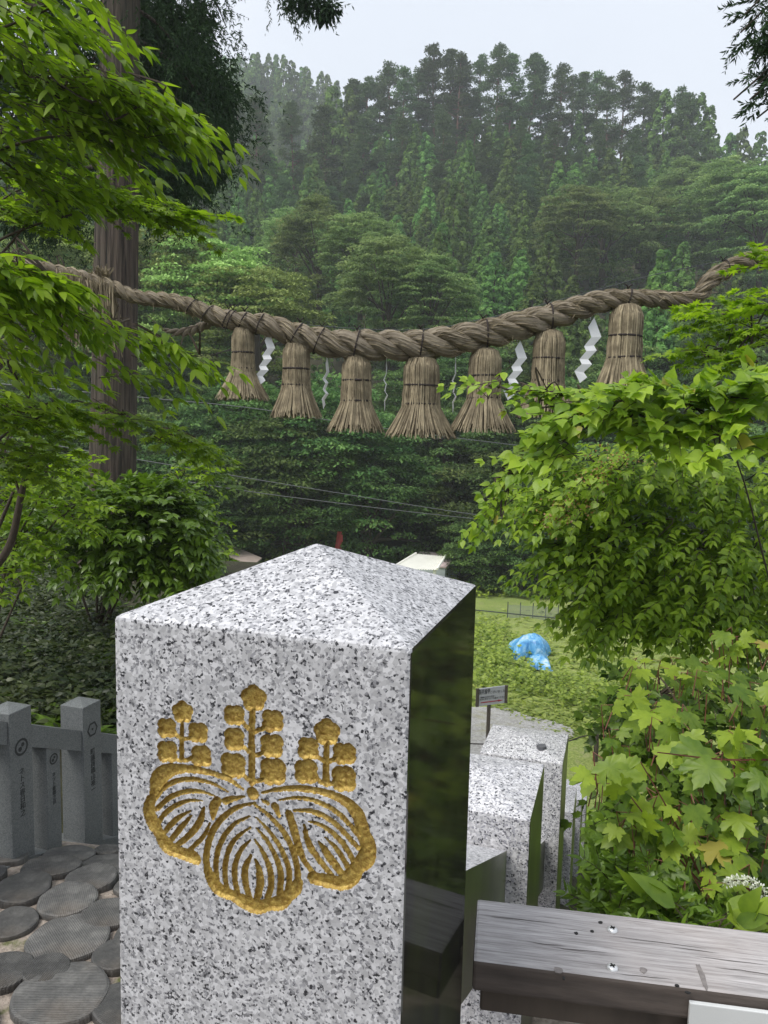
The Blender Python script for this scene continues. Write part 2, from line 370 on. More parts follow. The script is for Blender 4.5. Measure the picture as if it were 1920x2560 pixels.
# ================================================================ the setting: ground, path, terrace
RIDGE_Y, FAR_Y = 125.0, 215.0
_rt = [(-200, 120), (300, 120), (600, 175), (760, 190), (850, 150), (950, 115), (1080, 118), (1200, 140), (1300, 165), (1420, 195), (1510, 225), (1560, 300), (1660, 300), (2000, 330)]
_rp = np.array([at(x, y, RIDGE_Y) for x, y in _rt]); RX, RZ = _rp[:, 0], _rp[:, 2] - 17.5
_ft = [(-300, 150), (350, 120), (470, 130), (560, 118), (640, 138), (720, 175), (800, 260), (1000, 420), (2000, 480)]
_fp = np.array([at(x, y, FAR_Y) for x, y in _ft]); FX, FZ = _fp[:, 0], _fp[:, 2] - 15.0
def sstep(a, b, v):
    t = np.clip((v - a) / (b - a), 0, 1); return t * t * (3 - 2 * t)
def ground_z(x, y, rough=True):
    x = np.asarray(x, float); y = np.asarray(y, float)
    s = (x - PB[0]) * D2[0] + (y - PB[1]) * D2[1]; t = (x - PB[0]) * D1[0] + (y - PB[1]) * D1[1]
    cor = np.where(s < 1.6, 0.0, -(s - 1.6) * .44) - .04
    floor = -4.3 - .05 * np.clip(y - 13, 0, 25)
    k = .25; val = np.log(np.exp(np.clip(cor / k, -200, 50)) + np.exp(np.clip(floor / k, -200, 50))) * k
    bank = np.maximum(-.02 - .012 * np.clip(y - 3, 0, 9) - np.clip(y - 10.5, 0, 99) * .55, floor + .05)
    wl = sstep(-2.2, -2.7, t) * sstep(-.75, -1.5, x); val = val * (1 - wl) + np.maximum(bank, val) * wl
    val = val - .45 * sstep(.05, .6, t) * sstep(14, 9, y) * (s > -3)
    u = np.clip((y - 35) / (RIDGE_Y - 35), 0, 1); ridge = np.interp(x, RX, RZ)
    hill = floor + (ridge - floor) * (u ** 1.12)
    far = np.interp(x, FX, FZ); v = np.clip((y - RIDGE_Y) / (FAR_Y - RIDGE_Y), 0, 1)
    hill = np.where(y > RIDGE_Y, ridge * (1 - v) + far * v - 14 * np.sin(np.pi * v), hill)
    w = np.clip((y - FAR_Y) / 300.0, 0, 1); hill = np.where(y > FAR_Y, far * (1 - w) - 20 * w, hill)
    z = np.where(y > 35, hill, val)
    if rough:
        P = np.stack([x, y, 0 * x], -1); z = z + np.where(y > 35, 1.2, .0) * vnoise(P, .11) + sstep(2.5, 6, y) * .06 * vnoise(P, 1.3) + sstep(8, 16, y) * .10 * vnoise(P, .45)
    return z
def hit(x, y, lo=2.0, hi=140.0):
    """where the line of sight through a photo pixel meets the ground"""
    d = ray(x, y); d = d / d[1]; Y = np.linspace(lo, hi, 4000); P = CAM + d * Y[:, None]
    b = np.where(P[:, 2] < ground_z(P[:, 0], P[:, 1]))[0]
    return P[b[0]] if len(b) else P[-1]
def g1(x, y): return float(ground_z(np.array([x]), np.array([y]))[0])

def soil():
    t = NT('soil_and_moss'); v = t.coords('Object'); n1 = t.noise(v, 2.2, 8, .65); n2 = t.noise(v, .35, 5); n3 = t.noise(v, 45, 4)
    col = t.ramp(n1, (.3, (.022, .020, .012)), (.5, (.05, .045, .022)), (.72, (.06, .075, .022)))
    col = t.mix(t.ramp(n2, (.4, (0, 0, 0)), (.7, (.6,) * 3)), col, (.045, .06, .02)); col = t.mix(t.ramp(n3, (.4, (0, 0, 0)), (.8, (.5,) * 3)), col, (.09, .07, .04))
    t.set(Base__Color=col, Roughness=.95).bump(t.math('ADD', n1, n3), .8, .05); return t.m
M['soil'] = soil()
def axis(dense, lo, hi, step, grow):
    out = [dense[0] + i * step for i in range(int((dense[1] - dense[0]) / step) + 1)]; a, d = out[-1], step
    while a < hi: d *= grow; a += d; out.append(a)
    b, d = out[0], step; pre = []
    while b > lo: d *= grow; b -= d; pre.append(b)
    return np.array(pre[::-1] + out)
gx = axis((-6, 8), -420, 420, .28, 1.07); gy = axis((-2, 16), -120, 560, .28, 1.035)
GX, GY = np.meshgrid(gx, gy); GZ = ground_z(GX, GY)
GZ = np.where((GY < 2.45) & (GX < .2) & (GX > -3), np.minimum(GZ, -.06), GZ)
nx, ny = len(gx), len(gy); I = np.arange(nx * ny).reshape(ny, nx)
ground = mk('ground', np.stack([GX, GY, GZ], -1).reshape(-1, 3), np.stack([I[:-1, :-1], I[:-1, 1:], I[1:, 1:], I[1:, :-1]], -1).reshape(-1, 4), M['soil'], smooth=True)
tag(ground, kind='structure')
def drape(name, poly, mat, lift, step, kind='structure'):
    """a sheet that follows the ground inside a polygon (x, y)"""
    P = np.array(poly); x = np.arange(P[:, 0].min(), P[:, 0].max(), step); y = np.arange(P[:, 1].min(), P[:, 1].max(), step); X, Y = np.meshgrid(x, y)
    def inside(px_, py_):
        r = np.zeros(px_.shape, bool)
        for (x0, y0), (x1, y1) in zip(P, np.roll(P, -1, 0)):
            r ^= ((y0 > py_) != (y1 > py_)) & (px_ < (x1 - x0) * (py_ - y0) / (y1 - y0 + 1e-12) + x0)
        return r
    Z = ground_z(X, Y) + lift; n_ = len(x); J = np.arange(X.size).reshape(X.shape); Q = np.stack([J[:-1, :-1], J[:-1, 1:], J[1:, 1:], J[1:, :-1]], -1).reshape(-1, 4)
    wob = .25 * vnoise(np.stack([X, Y, 0 * X], -1), 1.1)
    ok = inside(X + wob, Y + wob * .7).ravel(); Q = Q[ok[Q].all(1)]
    return tag(mk(name, np.stack([X, Y, Z], -1).reshape(-1, 3), Q, mat, smooth=True), kind=kind)
def grass_mat():
    t = NT('short_grass'); v = t.coords('Object'); n1 = t.noise(v, 3, 7, .65); n2 = t.noise(v, 24, 5, .7); n3 = t.noise(v, .45, 4)
    col = t.ramp(n2, (.28, (.12, .17, .03)), (.5, (.25, .31, .065)), (.75, (.42, .45, .14)))
    col = t.mix(t.ramp(n1, (.52, (0, 0, 0)), (.75, (.7,) * 3)), col, (.36, .31, .19)); col = t.mix(t.ramp(n3, (.45, (0, 0, 0)), (.6, (.5,) * 3)), col, (.13, .20, .035))
    t.set(Base__Color=col, Roughness=.9).bump(n2, .9, .05); return t.m
M['grass_sheet'] = grass_mat()
def gravel_mat():
    t = NT('gravel'); v = t.coords('Object'); vo = t.n('TexVoronoi', Vector=v, Scale=26); n1 = t.noise(v, 1.6, 6, .6)
    col = t.mix(t.n('SeparateColor', Color=vo.outputs['Color']).outputs[0], (.27, .26, .24), (.42, .41, .385)); col = t.mix(t.ramp(n1, (.5, (0, 0, 0)), (.68, (.8,) * 3)), col, (.26, .25, .13))
    t.set(Base__Color=col, Roughness=.9).bump(vo.outputs['Distance'], .7, .03); return t.m
M['gravel'] = gravel_mat()
fl = [hit(*p) for p in ((960, 1300), (1700, 1330), (1800, 1560), (1330, 1640), (1000, 1660), (940, 1540))]
field = drape('grass_field', [(-9, 34.5), (22, 34.5), (16, 12.4), (1.2, 11.0), (-3, 14)], M['grass_sheet'], .02, .3)
pth = [hit(*p) for p in ((960, 1528), (1100, 1533), (1190, 1556), (1245, 1582), (1235, 1600), (1185, 1620), (1175, 1690), (1000, 1690))]
path = drape('gravel_path', [(p[0], p[1]) for p in pth] + [(-1.5, 10.5), (-2.5, 14.5)], M['gravel'], .045, .06)

# ---------------------------------------------------------------- paved landing with round pavers
land = [PB[:2] + D1[:2] * a + D2[:2] * b for a, b in ((-1.66, 1.58), (.0, 1.58), (.9, 1.58), (.9, -2.6), (-1.9, -2.6), (-1.9, .6))]
tx = np.arange(-3.2, 1.8, .05); ty = np.arange(-2.4, 3.2, .05); TX, TY = np.meshgrid(tx, ty)
_s = (TX - PB[0]) * D2[0] + (TY - PB[1]) * D2[1]; _t = (TX - PB[0]) * D1[0] + (TY - PB[1]) * D1[1]
def land_z(x, y):
    s = (x - PB[0]) * D2[0] + (y - PB[1]) * D2[1]
    return -np.clip(s - 1.45, 0, 9) ** 1.0 * .20 * sstep(1.45, 1.9, s)
TZ = land_z(TX, TY) + .006 * vnoise(np.stack([TX, TY, 0 * TX], -1), 9)
J = np.arange(TX.size).reshape(TX.shape); Q = np.stack([J[:-1, :-1], J[:-1, 1:], J[1:, 1:], J[1:, :-1]], -1).reshape(-1, 4)
okq = ((_s > -2.9) & (_s < 2.35) & (_t > -2.15) & (_t < 1.0)).ravel(); Q = Q[okq[Q].all(1)]
terrace = tag(mk('paved_landing', np.stack([TX, TY, TZ], -1).reshape(-1, 3), Q, M['mortar'], smooth=True), kind='structure')
pv = [(60, 1148, 225), (330, 1215, 365), (440, 1112, 325), (690, 1078, 175), (665, 1165, 300), (150, 1365, 360), (590, 1297, 330), (435, 1437, 385), (-30, 1262, 150), (80, 1582, 330), (440, 1682, 515), (690, 1525, 330), (35, 1900, 360), (395, 2050, 600), (760, 1800, 330), (800, 2110, 420), (905, 1330, 340), (900, 1660, 330), (300, 1895, 300), (-190, 1700, 300), (-160, 1420, 300), (830, 1230, 250)]
spots = []
for cx, cy, wd in pv:
    p = atz(cx / 2.571 / K, (1700 + cy / 2.571) / K, .0); z = float(land_z(p[0], p[1])); p = atz(cx / 2.571 / K, (1700 + cy / 2.571) / K, z)
    spots.append((p[0], p[1], wd / 2.571 * (p - CAM) @ fw / FPX / 2))
for _ in range(3000):
    x, y, r = random.uniform(-2.6, 1.0), random.uniform(-1.6, 2.6), random.uniform(.10, .145)
    s = (x - PB[0]) * D2[0] + (y - PB[1]) * D2[1]; t = (x - PB[0]) * D1[0] + (y - PB[1]) * D1[1]
    if not (-2.2 < s < 1.5 and -1.9 < t < .85): continue
    if -.42 < t < .12 and -.12 < s < .42: continue
    if len(spots) < 95 and all((x - a) ** 2 + (y - b) ** 2 > (r + c - .004) ** 2 for a, b, c in spots): spots.append((x, y, r))
for i, (x, y, r) in enumerate(spots):
    n_ = 30; th = np.linspace(0, 2 * np.pi, n_, endpoint=False); ph = random.uniform(0, 9)
    rr = r * (1 + .025 * np.sin(2 * th + ph) + .02 * np.sin(3 * th + ph * 2) + .012 * np.sin(7 * th + ph * 3)) - .002
    z0 = float(land_z(np.array(x), np.array(y))); tilt = np.array([random.gauss(0, .012), random.gauss(0, .012) - (.18 if z0 < -.02 else 0)])
    rings = [(1.0, -.03), (1.0, .014), (.985, .021), (.93, .024), (.5, .0245)]
    V = [[x, y, z0 + .0245]]; F = []
    for k_, (q, hz) in enumerate(rings):
        for j in range(n_):
            dx, dy = rr[j] * q * math.cos(th[j]), rr[j] * q * math.sin(th[j]); V.append([x + dx, y + dy, z0 + hz + (tilt[0] * dx + tilt[1] * dy) + (.0015 * math.sin(5 * th[j] + ph) if k_ in (2, 3) else 0)])
    for k_ in range(len(rings) - 1):
        for j in range(n_): F.append((1 + k_ * n_ + j, 1 + k_ * n_ + (j + 1) % n_, 1 + (k_ + 1) * n_ + (j + 1) % n_, 1 + (k_ + 1) * n_ + j))
    F += [(0, 1 + 4 * n_ + j, 1 + 4 * n_ + (j + 1) % n_) for j in range(n_)]
    o = mk('round_paver', np.array(V) - [x, y, z0], F, M['paver'], world=False); o.parent = terrace; o.location = (x, y, z0 + random.uniform(-.004, .004))
# moss tufts and stone chips in the joints
V, F = [], []
for i in range(260):
    x, y = random.uniform(-2.0, .2), random.uniform(.6, 3.0)
    if min((x - a) ** 2 + (y - b) ** 2 - (c * 1.02) ** 2 for a, b, c in spots) < 0: continue
    r = random.uniform(.008, .03); z = float(land_z(np.array(x), np.array(y))); n0 = len(V)
    for j in range(7):
        a = j / 7 * 6.283; q = r * random.uniform(.6, 1.2); V.append([x + q * math.cos(a), y + q * math.sin(a), z - .004])
    V.append([x, y, z + r * .5]); F += [(n0 + j, n0 + (j + 1) % 7, n0 + 7) for j in range(7)]
mo = mk('moss_and_chips', V, F, M['mortar'], smooth=True); mo.parent = terrace; tag(mo, kind='stuff')
# stone steps going down between the two stone rows (below the landing)
for i in range(22):
    s0 = 2.35 + i * .36; zc = -.04 - (s0 - 1.6 + .18) * .44; c = PB * [1, 1, 0] + D2 * (s0 + .18) - D1 * .85
    st = bevel_box('stair_step', c + UZ * (zc - .07), D1, D2, UZ, .80, .195, .075, .006, M['granite_far']); st.parent = terrace
# ================================================================ stone pillars
def pillar_bm(corner, w1, w2, zb, ht, apex, bev, drop_front=False):
    """corner = right front eave corner; body runs w1 to the left (-D1) and w2 back (+D2); returns bmesh with face tags: 0 plain, 1 right face"""
    B = np.array([corner[0], corner[1], 0.0]); A = B - D1 * w1; C = B + D2 * w2; D = A + D2 * w2
    bm = bmesh.new(); lo = [bm.verts.new(p + UZ * zb) for p in (A, B, C, D)]; hi = [bm.verts.new(p + UZ * ht) for p in (A, B, C, D)]
    ap = bm.verts.new((A + C) / 2 + UZ * (ht + apex))
    bm.faces.new((lo[0], lo[1], hi[1], hi[0])); bm.faces.new((lo[1], lo[2], hi[2], hi[1])); bm.faces.new((lo[2], lo[3], hi[3], hi[2])); bm.faces.new((lo[3], lo[0], hi[0], hi[3])); bm.faces.new(lo[::-1])
    for i in range(4): bm.faces.new((hi[i], hi[(i + 1) % 4], ap))
    bmesh.ops.recalc_face_normals(bm, faces=bm.faces)
    bmesh.ops.bevel(bm, geom=[e for e in bm.edges if not all(v in lo for v in e.verts)], offset=bev, segments=2, affect='EDGES', profile=.6)
    bm.faces.ensure_lookup_table()
    for f in bm.faces:
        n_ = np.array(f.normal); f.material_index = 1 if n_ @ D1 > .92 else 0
        f.smooth = False
    if drop_front:
        ff = [f for f in bm.faces if np.array(f.normal) @ (-D2) > .995 and f.calc_area() > .5 * w1 * (ht - zb) * .5]
        bmesh.ops.delete(bm, geom=ff, context='FACES_ONLY')
    return bm

# ---- the emblem: strokes traced on the front face (pixels of an enlarged crop)
ORG = PB - D1 * .30                                       # left front eave corner
def face_uv(cx, cy):
    p = onplane((330 + cx / 2.676) / K, (1690 + cy / 2.676) / K, PB, D2); return np.array([(p - ORG) @ D1, p[2]])
MPX = float(np.linalg.norm(face_uv(1100, 900) - face_uv(600, 900))) / 500 * 1.16
strokes = []                                              # (group, Nx2 path, N half widths) in metres
def st(g, pts, hw, k=6):
    P = np.array([face_uv(*p) for p in pts]); hw = np.broadcast_to(np.array(hw, float), (len(pts),)) if np.ndim(hw) == 0 or len(hw) == len(pts) else np.interp(np.linspace(0, 1, len(pts)), np.linspace(0, 1, len(hw)), hw)
    Q = smooth_path(np.column_stack([P, hw * MPX]), k); strokes.append((g, Q[:, :2], np.maximum(Q[:, 2], .0004)))
def blossom(g, cx, cy, r):
    r *= 1.08
    for a, q in ((45, .55), (135, .55), (225, .55), (315, .55)):
        a = RAD(a + random.uniform(-9, 9)); st(g, [(cx + math.cos(a) * r * .5, cy - math.sin(a) * r * .5), (cx + math.cos(a) * r * .42, cy - math.sin(a) * r * .42)], r * q, 1)
    st(g, [(cx - 2, cy), (cx + 2, cy)], r * .72, 1)
def topblossom(g, cx, cy, r):
    for a in (90, 18, 162, 234, 306):
        aa = RAD(a); st(g, [(cx + math.cos(aa) * r * .55, cy - math.sin(aa) * r * .55), (cx + math.cos(aa) * r * .4, cy - math.sin(aa) * r * .4)], r * .44, 1)
    st(g, [(cx - 2, cy), (cx + 2, cy)], r * .74, 1)
# group 0 centre cluster
topblossom(0, 812, 150, 84); st(0, [(808, 210), (800, 350), (800, 520), (800, 715)], [17, 18, 20, 20])
for x, y, r in ((683, 262, 62), (937, 302, 66), (682, 424, 66), (935, 466, 70), (674, 600, 78), (940, 642, 80)): blossom(0, x, y, r)
for p in ([(735, 300), (760, 335), (800, 375)], [(885, 345), (850, 362), (805, 380)], [(735, 470), (765, 492), (800, 530)], [(880, 512), (850, 525), (805, 540)], [(735, 650), (770, 690), (800, 705)], [(875, 695), (845, 702), (800, 708)]): st(0, p, 13)
# group 1 left cluster
topblossom(1, 337, 242, 72); st(1, [(335, 300), (332, 420), (332, 560)], [11, 14, 17])
for x, y, r in ((232, 350, 60), (440, 380, 62), (235, 508, 66), (462, 540, 66)): blossom(1, x, y, r)
for p in ([(280, 388), (305, 402), (330, 425)], [(390, 415), (365, 420), (335, 422)], [(290, 555), (312, 566), (335, 566)], [(400, 545), (370, 562), (335, 566)]): st(1, p, 12)
# group 2 right cluster
topblossom(2, 1303, 376, 84); st(2, [(1303, 450), (1298, 580), (1296, 720)], [15, 17, 20])
for x, y, r in ((1178, 488, 64), (1420, 522, 66), (1165, 642, 72), (1415, 690, 74)): blossom(2, x, y, r)
for p in ([(1230, 530), (1260, 555), (1297, 580)], [(1365, 550), (1335, 565), (1300, 582)], [(1230, 680), (1260, 710), (1296, 720)], [(1360, 712), (1330, 722), (1296, 724)]): st(2, p, 13)
# group 3 left leaf
st(3, [(742, 758), (640, 690), (500, 642), (350, 622), (245, 634), (175, 690), (140, 790)], [8, 15, 18, 24, 40, 46, 24])
st(3, [(125, 830), (112, 900), (140, 985), (185, 1060), (230, 1135), (310, 1180), (400, 1208), (425, 1225)], [30, 38, 42, 36, 44, 36, 40, 34])
for p, w in (([(642, 776), (540, 722), (420, 692), (300, 702), (205, 755), (150, 825)], [6, 14, 15, 16]), ([(552, 802), (450, 772), (350, 776), (255, 812), (165, 890)], [6, 14, 15, 15]), ([(468, 836), (380, 834), (290, 868), (215, 925), (175, 985)], [5, 13, 15, 14]),
             ([(392, 902), (310, 948), (250, 1005), (210, 1060)], [5, 14, 17, 14]), ([(402, 932), (330, 1010), (255, 1105)], [5, 17, 16]), ([(482, 882), (455, 970), (390, 1060), (290, 1140)], [9, 20, 19, 14]), ([(520, 985), (480, 1070), (385, 1165)], [6, 13, 12]),
             ([(572, 835), (545, 880), (540, 955)], [24, 28, 10]), ([(622, 838), (680, 820), (752, 808)], [20, 16, 6])): st(3, p, w)
# group 4 centre leaf
for p, w in (([(822, 850), (705, 880), (605, 950), (535, 1050), (500, 1170), (498, 1300)], [7, 17, 19, 20]), ([(785, 940), (685, 990), (612, 1080), (572, 1180), (560, 1290), (575, 1400)], [6, 15, 16, 16]), ([(792, 1014), (712, 1070), (652, 1150), (624, 1260), (625, 1370), (640, 1440)], [6, 15, 16, 16]),
             ([(792, 1098), (732, 1160), (694, 1250), (686, 1350), (710, 1470)], [6, 15, 17, 17]), ([(796, 1198), (758, 1280), (756, 1370), (790, 1500)], [8, 18, 20, 17]),
             ([(822, 862), (920, 940), (1010, 1040), (1072, 1160), (1102, 1280), (1112, 1400)], [9, 17, 18, 18]), ([(832, 950), (910, 1030), (980, 1130), (1032, 1240), (1052, 1340), (1040, 1450)], [7, 15, 17, 17]), ([(832, 1020), (900, 1100), (960, 1210), (994, 1330), (985, 1470)], [6, 15, 18, 18]),
             ([(822, 1098), (875, 1180), (920, 1290), (930, 1400), (905, 1490)], [7, 16, 19, 18]), ([(826, 1230), (850, 1300), (856, 1400), (832, 1500)], [9, 20, 22, 18])): st(4, p, w)
st(4, [(508, 1305), (535, 1370), (585, 1430), (670, 1470), (735, 1505), (790, 1540), (845, 1548), (910, 1530), (985, 1520), (1045, 1470), (1095, 1420), (1115, 1375)], [28, 36, 40, 32, 40, 36, 40, 32, 42, 34, 34, 24])
st(4, [(806, 786), (810, 788)], 34, 1); st(4, [(868, 832), (905, 852)], [7, 15]); st(4, [(955, 872), (982, 935)], [22, 12])
# group 5 right leaf
st(5, [(868, 782), (1000, 756), (1150, 756), (1300, 784), (1430, 842), (1505, 920), (1535, 1000)], [6, 14, 18, 20, 28, 36, 34])
st(5, [(1535, 990), (1548, 1060), (1580, 1140), (1562, 1225), (1505, 1285), (1465, 1348), (1395, 1388), (1300, 1372), (1212, 1352)], [34, 40, 42, 46, 38, 44, 40, 38, 34])
for p, w in (([(982, 830), (1120, 815), (1260, 850), (1380, 920), (1460, 1000), (1530, 1090)], [5, 14, 15, 15]), ([(1082, 900), (1200, 906), (1320, 960), (1420, 1050), (1510, 1150)], [7, 17, 16, 15]), ([(1182, 974), (1290, 1012), (1390, 1100), (1455, 1190), (1490, 1270)], [6, 16, 17, 15]),
             ([(1292, 1082), (1370, 1160), (1450, 1290)], [5, 15, 17]), ([(1252, 1110), (1312, 1200), (1420, 1350)], [8, 24, 20]), ([(1152, 1000), (1180, 1120), (1250, 1230), (1350, 1350)], [8, 20, 19, 14]), ([(1050, 925), (1082, 1030), (1115, 1150), (1165, 1260), (1240, 1345)], [24, 24, 17, 14])): st(5, p, w)
allp = np.concatenate([s_[1] for s_ in strokes]); (u0, v0), (u1, v1) = allp.min(0) - .008, allp.max(0) + .008
CH = .0035; WID = .30; CELL = .00062
def axis_face(lo, a, b, hi): return np.concatenate([np.linspace(lo, a, 6)[:-1], np.arange(a, b, CELL), np.linspace(b, hi, 6)])
us = axis_face(CH, max(u0, CH + .002), min(u1, WID - CH - .002), WID - CH); vs_ = axis_face(.0, v0, v1, PB[2] - CH)
UU, VV = np.meshgrid(us, vs_); SD = np.full(UU.shape + (6,), .02)
for g, P, H in strokes:
    m = float(H.max()) + .006; i0, i1 = np.searchsorted(us, P[:, 0].min() - m), np.searchsorted(us, P[:, 0].max() + m); j0, j1 = np.searchsorted(vs_, P[:, 1].min() - m), np.searchsorted(vs_, P[:, 1].max() + m)
    X, Y = UU[j0:j1, i0:i1], VV[j0:j1, i0:i1]; best = SD[j0:j1, i0:i1, g]
    for a, b, ha, hb in zip(P[:-1], P[1:], H[:-1], H[1:]):
        d = b - a; L2 = d @ d + 1e-12; t_ = np.clip(((X - a[0]) * d[0] + (Y - a[1]) * d[1]) / L2, 0, 1)
        best = np.minimum(best, np.hypot(X - a[0] - t_ * d[0], Y - a[1] - t_ * d[1]) - (ha + (hb - ha) * t_))
    SD[j0:j1, i0:i1, g] = best
sd = SD.min(-1) + .00035 * vnoise(np.stack([UU, VV, 0 * UU], -1), 420.0); grp = SD.argmin(-1)
gy_, gx_ = np.gradient(sd, vs_, us); near = np.abs(sd) < .5 * CELL; gl = np.maximum(np.hypot(gx_, gy_), .4)
UU2 = np.where(near, UU - sd * gx_ / gl ** 2, UU); VV2 = np.where(near, VV - sd * gy_ / gl ** 2, VV)
dep = np.where(sd < 0, .0042 * np.clip(-sd / .0022, 0, 1) ** .6, 0); dep = dep + np.where(sd < -.001, .0005 * vnoise(np.stack([UU, VV, 0 * UU], -1), 300.0), 0)
FP = ORG[None, None] * [1, 1, 0] + UU2[..., None] * D1 + VV2[..., None] * UZ + dep[..., None] * D2
J = np.arange(UU.size).reshape(UU.shape); Q = np.stack([J[:-1, :-1], J[:-1, 1:], J[1:, 1:], J[1:, :-1]], -1).reshape(-1, 4)
fs = sd.ravel()[Q].mean(1); fg = grp.ravel()[Q[:, 0]]; FPv = FP.reshape(-1, 3)
main = empty('stone_pillar', (PB - D1 * .15 + D2 * .15) * [1, 1, 0], 'big pale granite pillar in front with a carved golden crest of leaves and blossoms', 'pillar')
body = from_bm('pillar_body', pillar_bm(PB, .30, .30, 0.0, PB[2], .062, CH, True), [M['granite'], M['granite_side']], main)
def submesh(name, sel, mat, parent, smooth):
    q = Q[sel]; used, inv = np.unique(q, return_inverse=True); return mk(name, FPv[used], inv.reshape(q.shape), mat, parent, smooth)
submesh('carved_face', fs >= 0, M['granite'], main, False)
for g, nm in ((0, 'emblem_blossom'), (1, 'emblem_blossom'), (2, 'emblem_blossom'), (3, 'emblem_leaf'), (4, 'emblem_leaf'), (5, 'emblem_leaf')):
    submesh(nm, (fs < 0) & (fg == g), M['gold'], main, True)

# ---- the row of pillars stepping down behind it
S = 1.1111
def row_pillar(s0, w2, z, apex, label, w1=.30, zb=None, t=0.0, name='stone_pillar'):
    c = PB + D2 * s0 + D1 * t; g = g1(c[0] - .15, c[1] + .1) - .3 if zb is None else zb
    r = empty(name, (c - D1 * w1 / 2 + D2 * w2 / 2) * [1, 1, 0] + UZ * g, label, 'pillar', 'granite pillars stepping down the slope')
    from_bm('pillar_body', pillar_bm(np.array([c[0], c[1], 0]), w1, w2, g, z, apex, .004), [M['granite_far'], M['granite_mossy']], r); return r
pB = row_pillar(1.095, .32, 1.7 - .89, .035, 'low granite pillar next behind the crested pillar, its mossy edge beside it')
pC = row_pillar(2.226, .305, 1.7 - 1.235, .035, 'granite pillar with a small dark chip on its sloping cap', w1=.315)
ch = C_ = PB + D2 * (2.226 + .15) - D1 * .075; cz = 1.7 - 1.235 + .022
cv = [[math.cos(a) * r_, math.sin(a) * r_] for a, r_ in zip(np.linspace(0, 6.283, 7)[:-1], (.018, .02, .015, .02, .017, .014))]
ch = onplane(1170, 1614, PB * [1, 1, 0] + UZ * .4865, UZ)
V = [ch + D1 * a + D2 * b * 1.4 + UZ * (.006 - .09 * 0) for a, b in cv] + [ch + D1 * a + D2 * b * 1.4 - UZ * .03 for a, b in cv]
mk('dark_chip', V, [tuple(range(6)), *[(i, (i + 1) % 6, 6 + (i + 1) % 6, 6 + i) for i in range(6)]], simple('chip_grey', (.10, .10, .11), .8), pC)
row_pillar(3.35, .30, -.28, .03, 'granite pillar half hidden behind the chipped one', w1=.30)
row_pillar(4.55, .30, -.78, .03, 'small granite pillar at the far end of the right row', w1=.30)
row_pillar(5.7, .30, -1.35, .03, 'lowest granite pillar, almost lost in the leaves', w1=.30)
def rail(s0, z0, s1, z1, th, hh, t0, label, mats, name='stone_rail', parent=None):
    """stone beam between two pillars; top surface z0 -> z1, right face at t0"""
    a, b = PB * [1, 1, 0] + D2 * s0 + D1 * t0, PB * [1, 1, 0] + D2 * s1 + D1 * t0
    V = [a + UZ * z0, a - D1 * th + UZ * z0, b - D1 * th + UZ * z1, b + UZ * z1]; V += [v - UZ * hh for v in V]
    r = mk(name, V, [(0, 3, 2, 1), (4, 5, 6, 7), (0, 4, 7, 3), (1, 2, 6, 5), (0, 1, 5, 4), (2, 3, 7, 6)], mats, parent, matidx=[0, 0, 1, 0, 0, 0]); return r
# rail between the crested pillar and the next: top seen at about z .62
q1 = onplane(1110, 1830, PB - D1 * .05, D1); q0 = onplane(1008, 1880, PB - D1 * .05, D1)
zA = q1[2]; zs = (q0[2] - q1[2]) / (((q0 - q1) @ D2) or 1)
r1 = rail(.305, zA - zs * ((q1 - PB) @ D2 - .305), 1.09, zA - zs * ((q1 - PB) @ D2 - 1.09), .16, .24, -.05, None, [M['granite_far'], M['granite_mossy']])
tag(r1, 'granite rail joining the crested pillar to the low pillar behind it', 'stone rail', 'granite rails of the right row')
for s0, s1, z0, z1, lb in ((1.42, 2.22, .52, .16, 'granite rail between the low pillar and the chipped one'), (2.54, 3.34, -.02, -.40, 'granite rail running down behind the chipped pillar'), (3.66, 4.54, -.55, -.95, 'granite rail low down among the far pillars')):
    tag(rail(s0, z0, s1, z1, .16, .2, -.05, None, [M['granite_far'], M['granite_mossy']]), lb, 'stone rail', 'granite rails of the right row')
# thin posts under those rails
for i, (s0, z) in enumerate(((1.75, .2), (2.9, -.35), (4.05, -.85))):
    row_pillar(s0, .12, z, .0, ['slim granite post between the low pillar and the chipped one', 'slim granite post behind the chipped pillar', 'slim granite post near the far end of the right row'][i], w1=.13, t=-.06, name='stone_post')

# ---- the left fence: pillars, slim posts, sloping rails on a plinth
P1 = atz(33 / K, 2150 / K, 0.0)
def text_mesh(s, size, depth=.002):
    c = bpy.data.curves.new('inscription', 'FONT'); c.body = s; c.size = size; c.extrude = depth; c.align_x = 'CENTER'; c.align_y = 'CENTER'; c.space_line = .95; c.resolution_u = 2
    o = bpy.data.objects.new('tmp', c); COL.objects.link(o); dg = bpy.context.evaluated_depsgraph_get(); me = bpy.data.meshes.new_from_object(o.evaluated_get(dg)); bpy.data.objects.remove(o); return me
def put_text(name, s, size, c, ax, ay, parent, mat, depth=.002):
    me = text_mesh(s, size, depth); az = np.cross(ax, ay); m = Matrix(((ax[0], ay[0], az[0], c[0]), (ax[1], ay[1], az[1], c[1]), (ax[2], ay[2], az[2], c[2]), (0, 0, 0, 1)))
    me.transform(Matrix.Translation(-Vector(origin(parent))) @ m); me.materials.clear(); me.materials.append(mat)
    o = bpy.data.objects.new(name, me); COL.objects.link(o); o.parent = parent; return o
M['carve'] = simple('carved_dark', (.03, .032, .032), .9, .2, 60, bump=0)
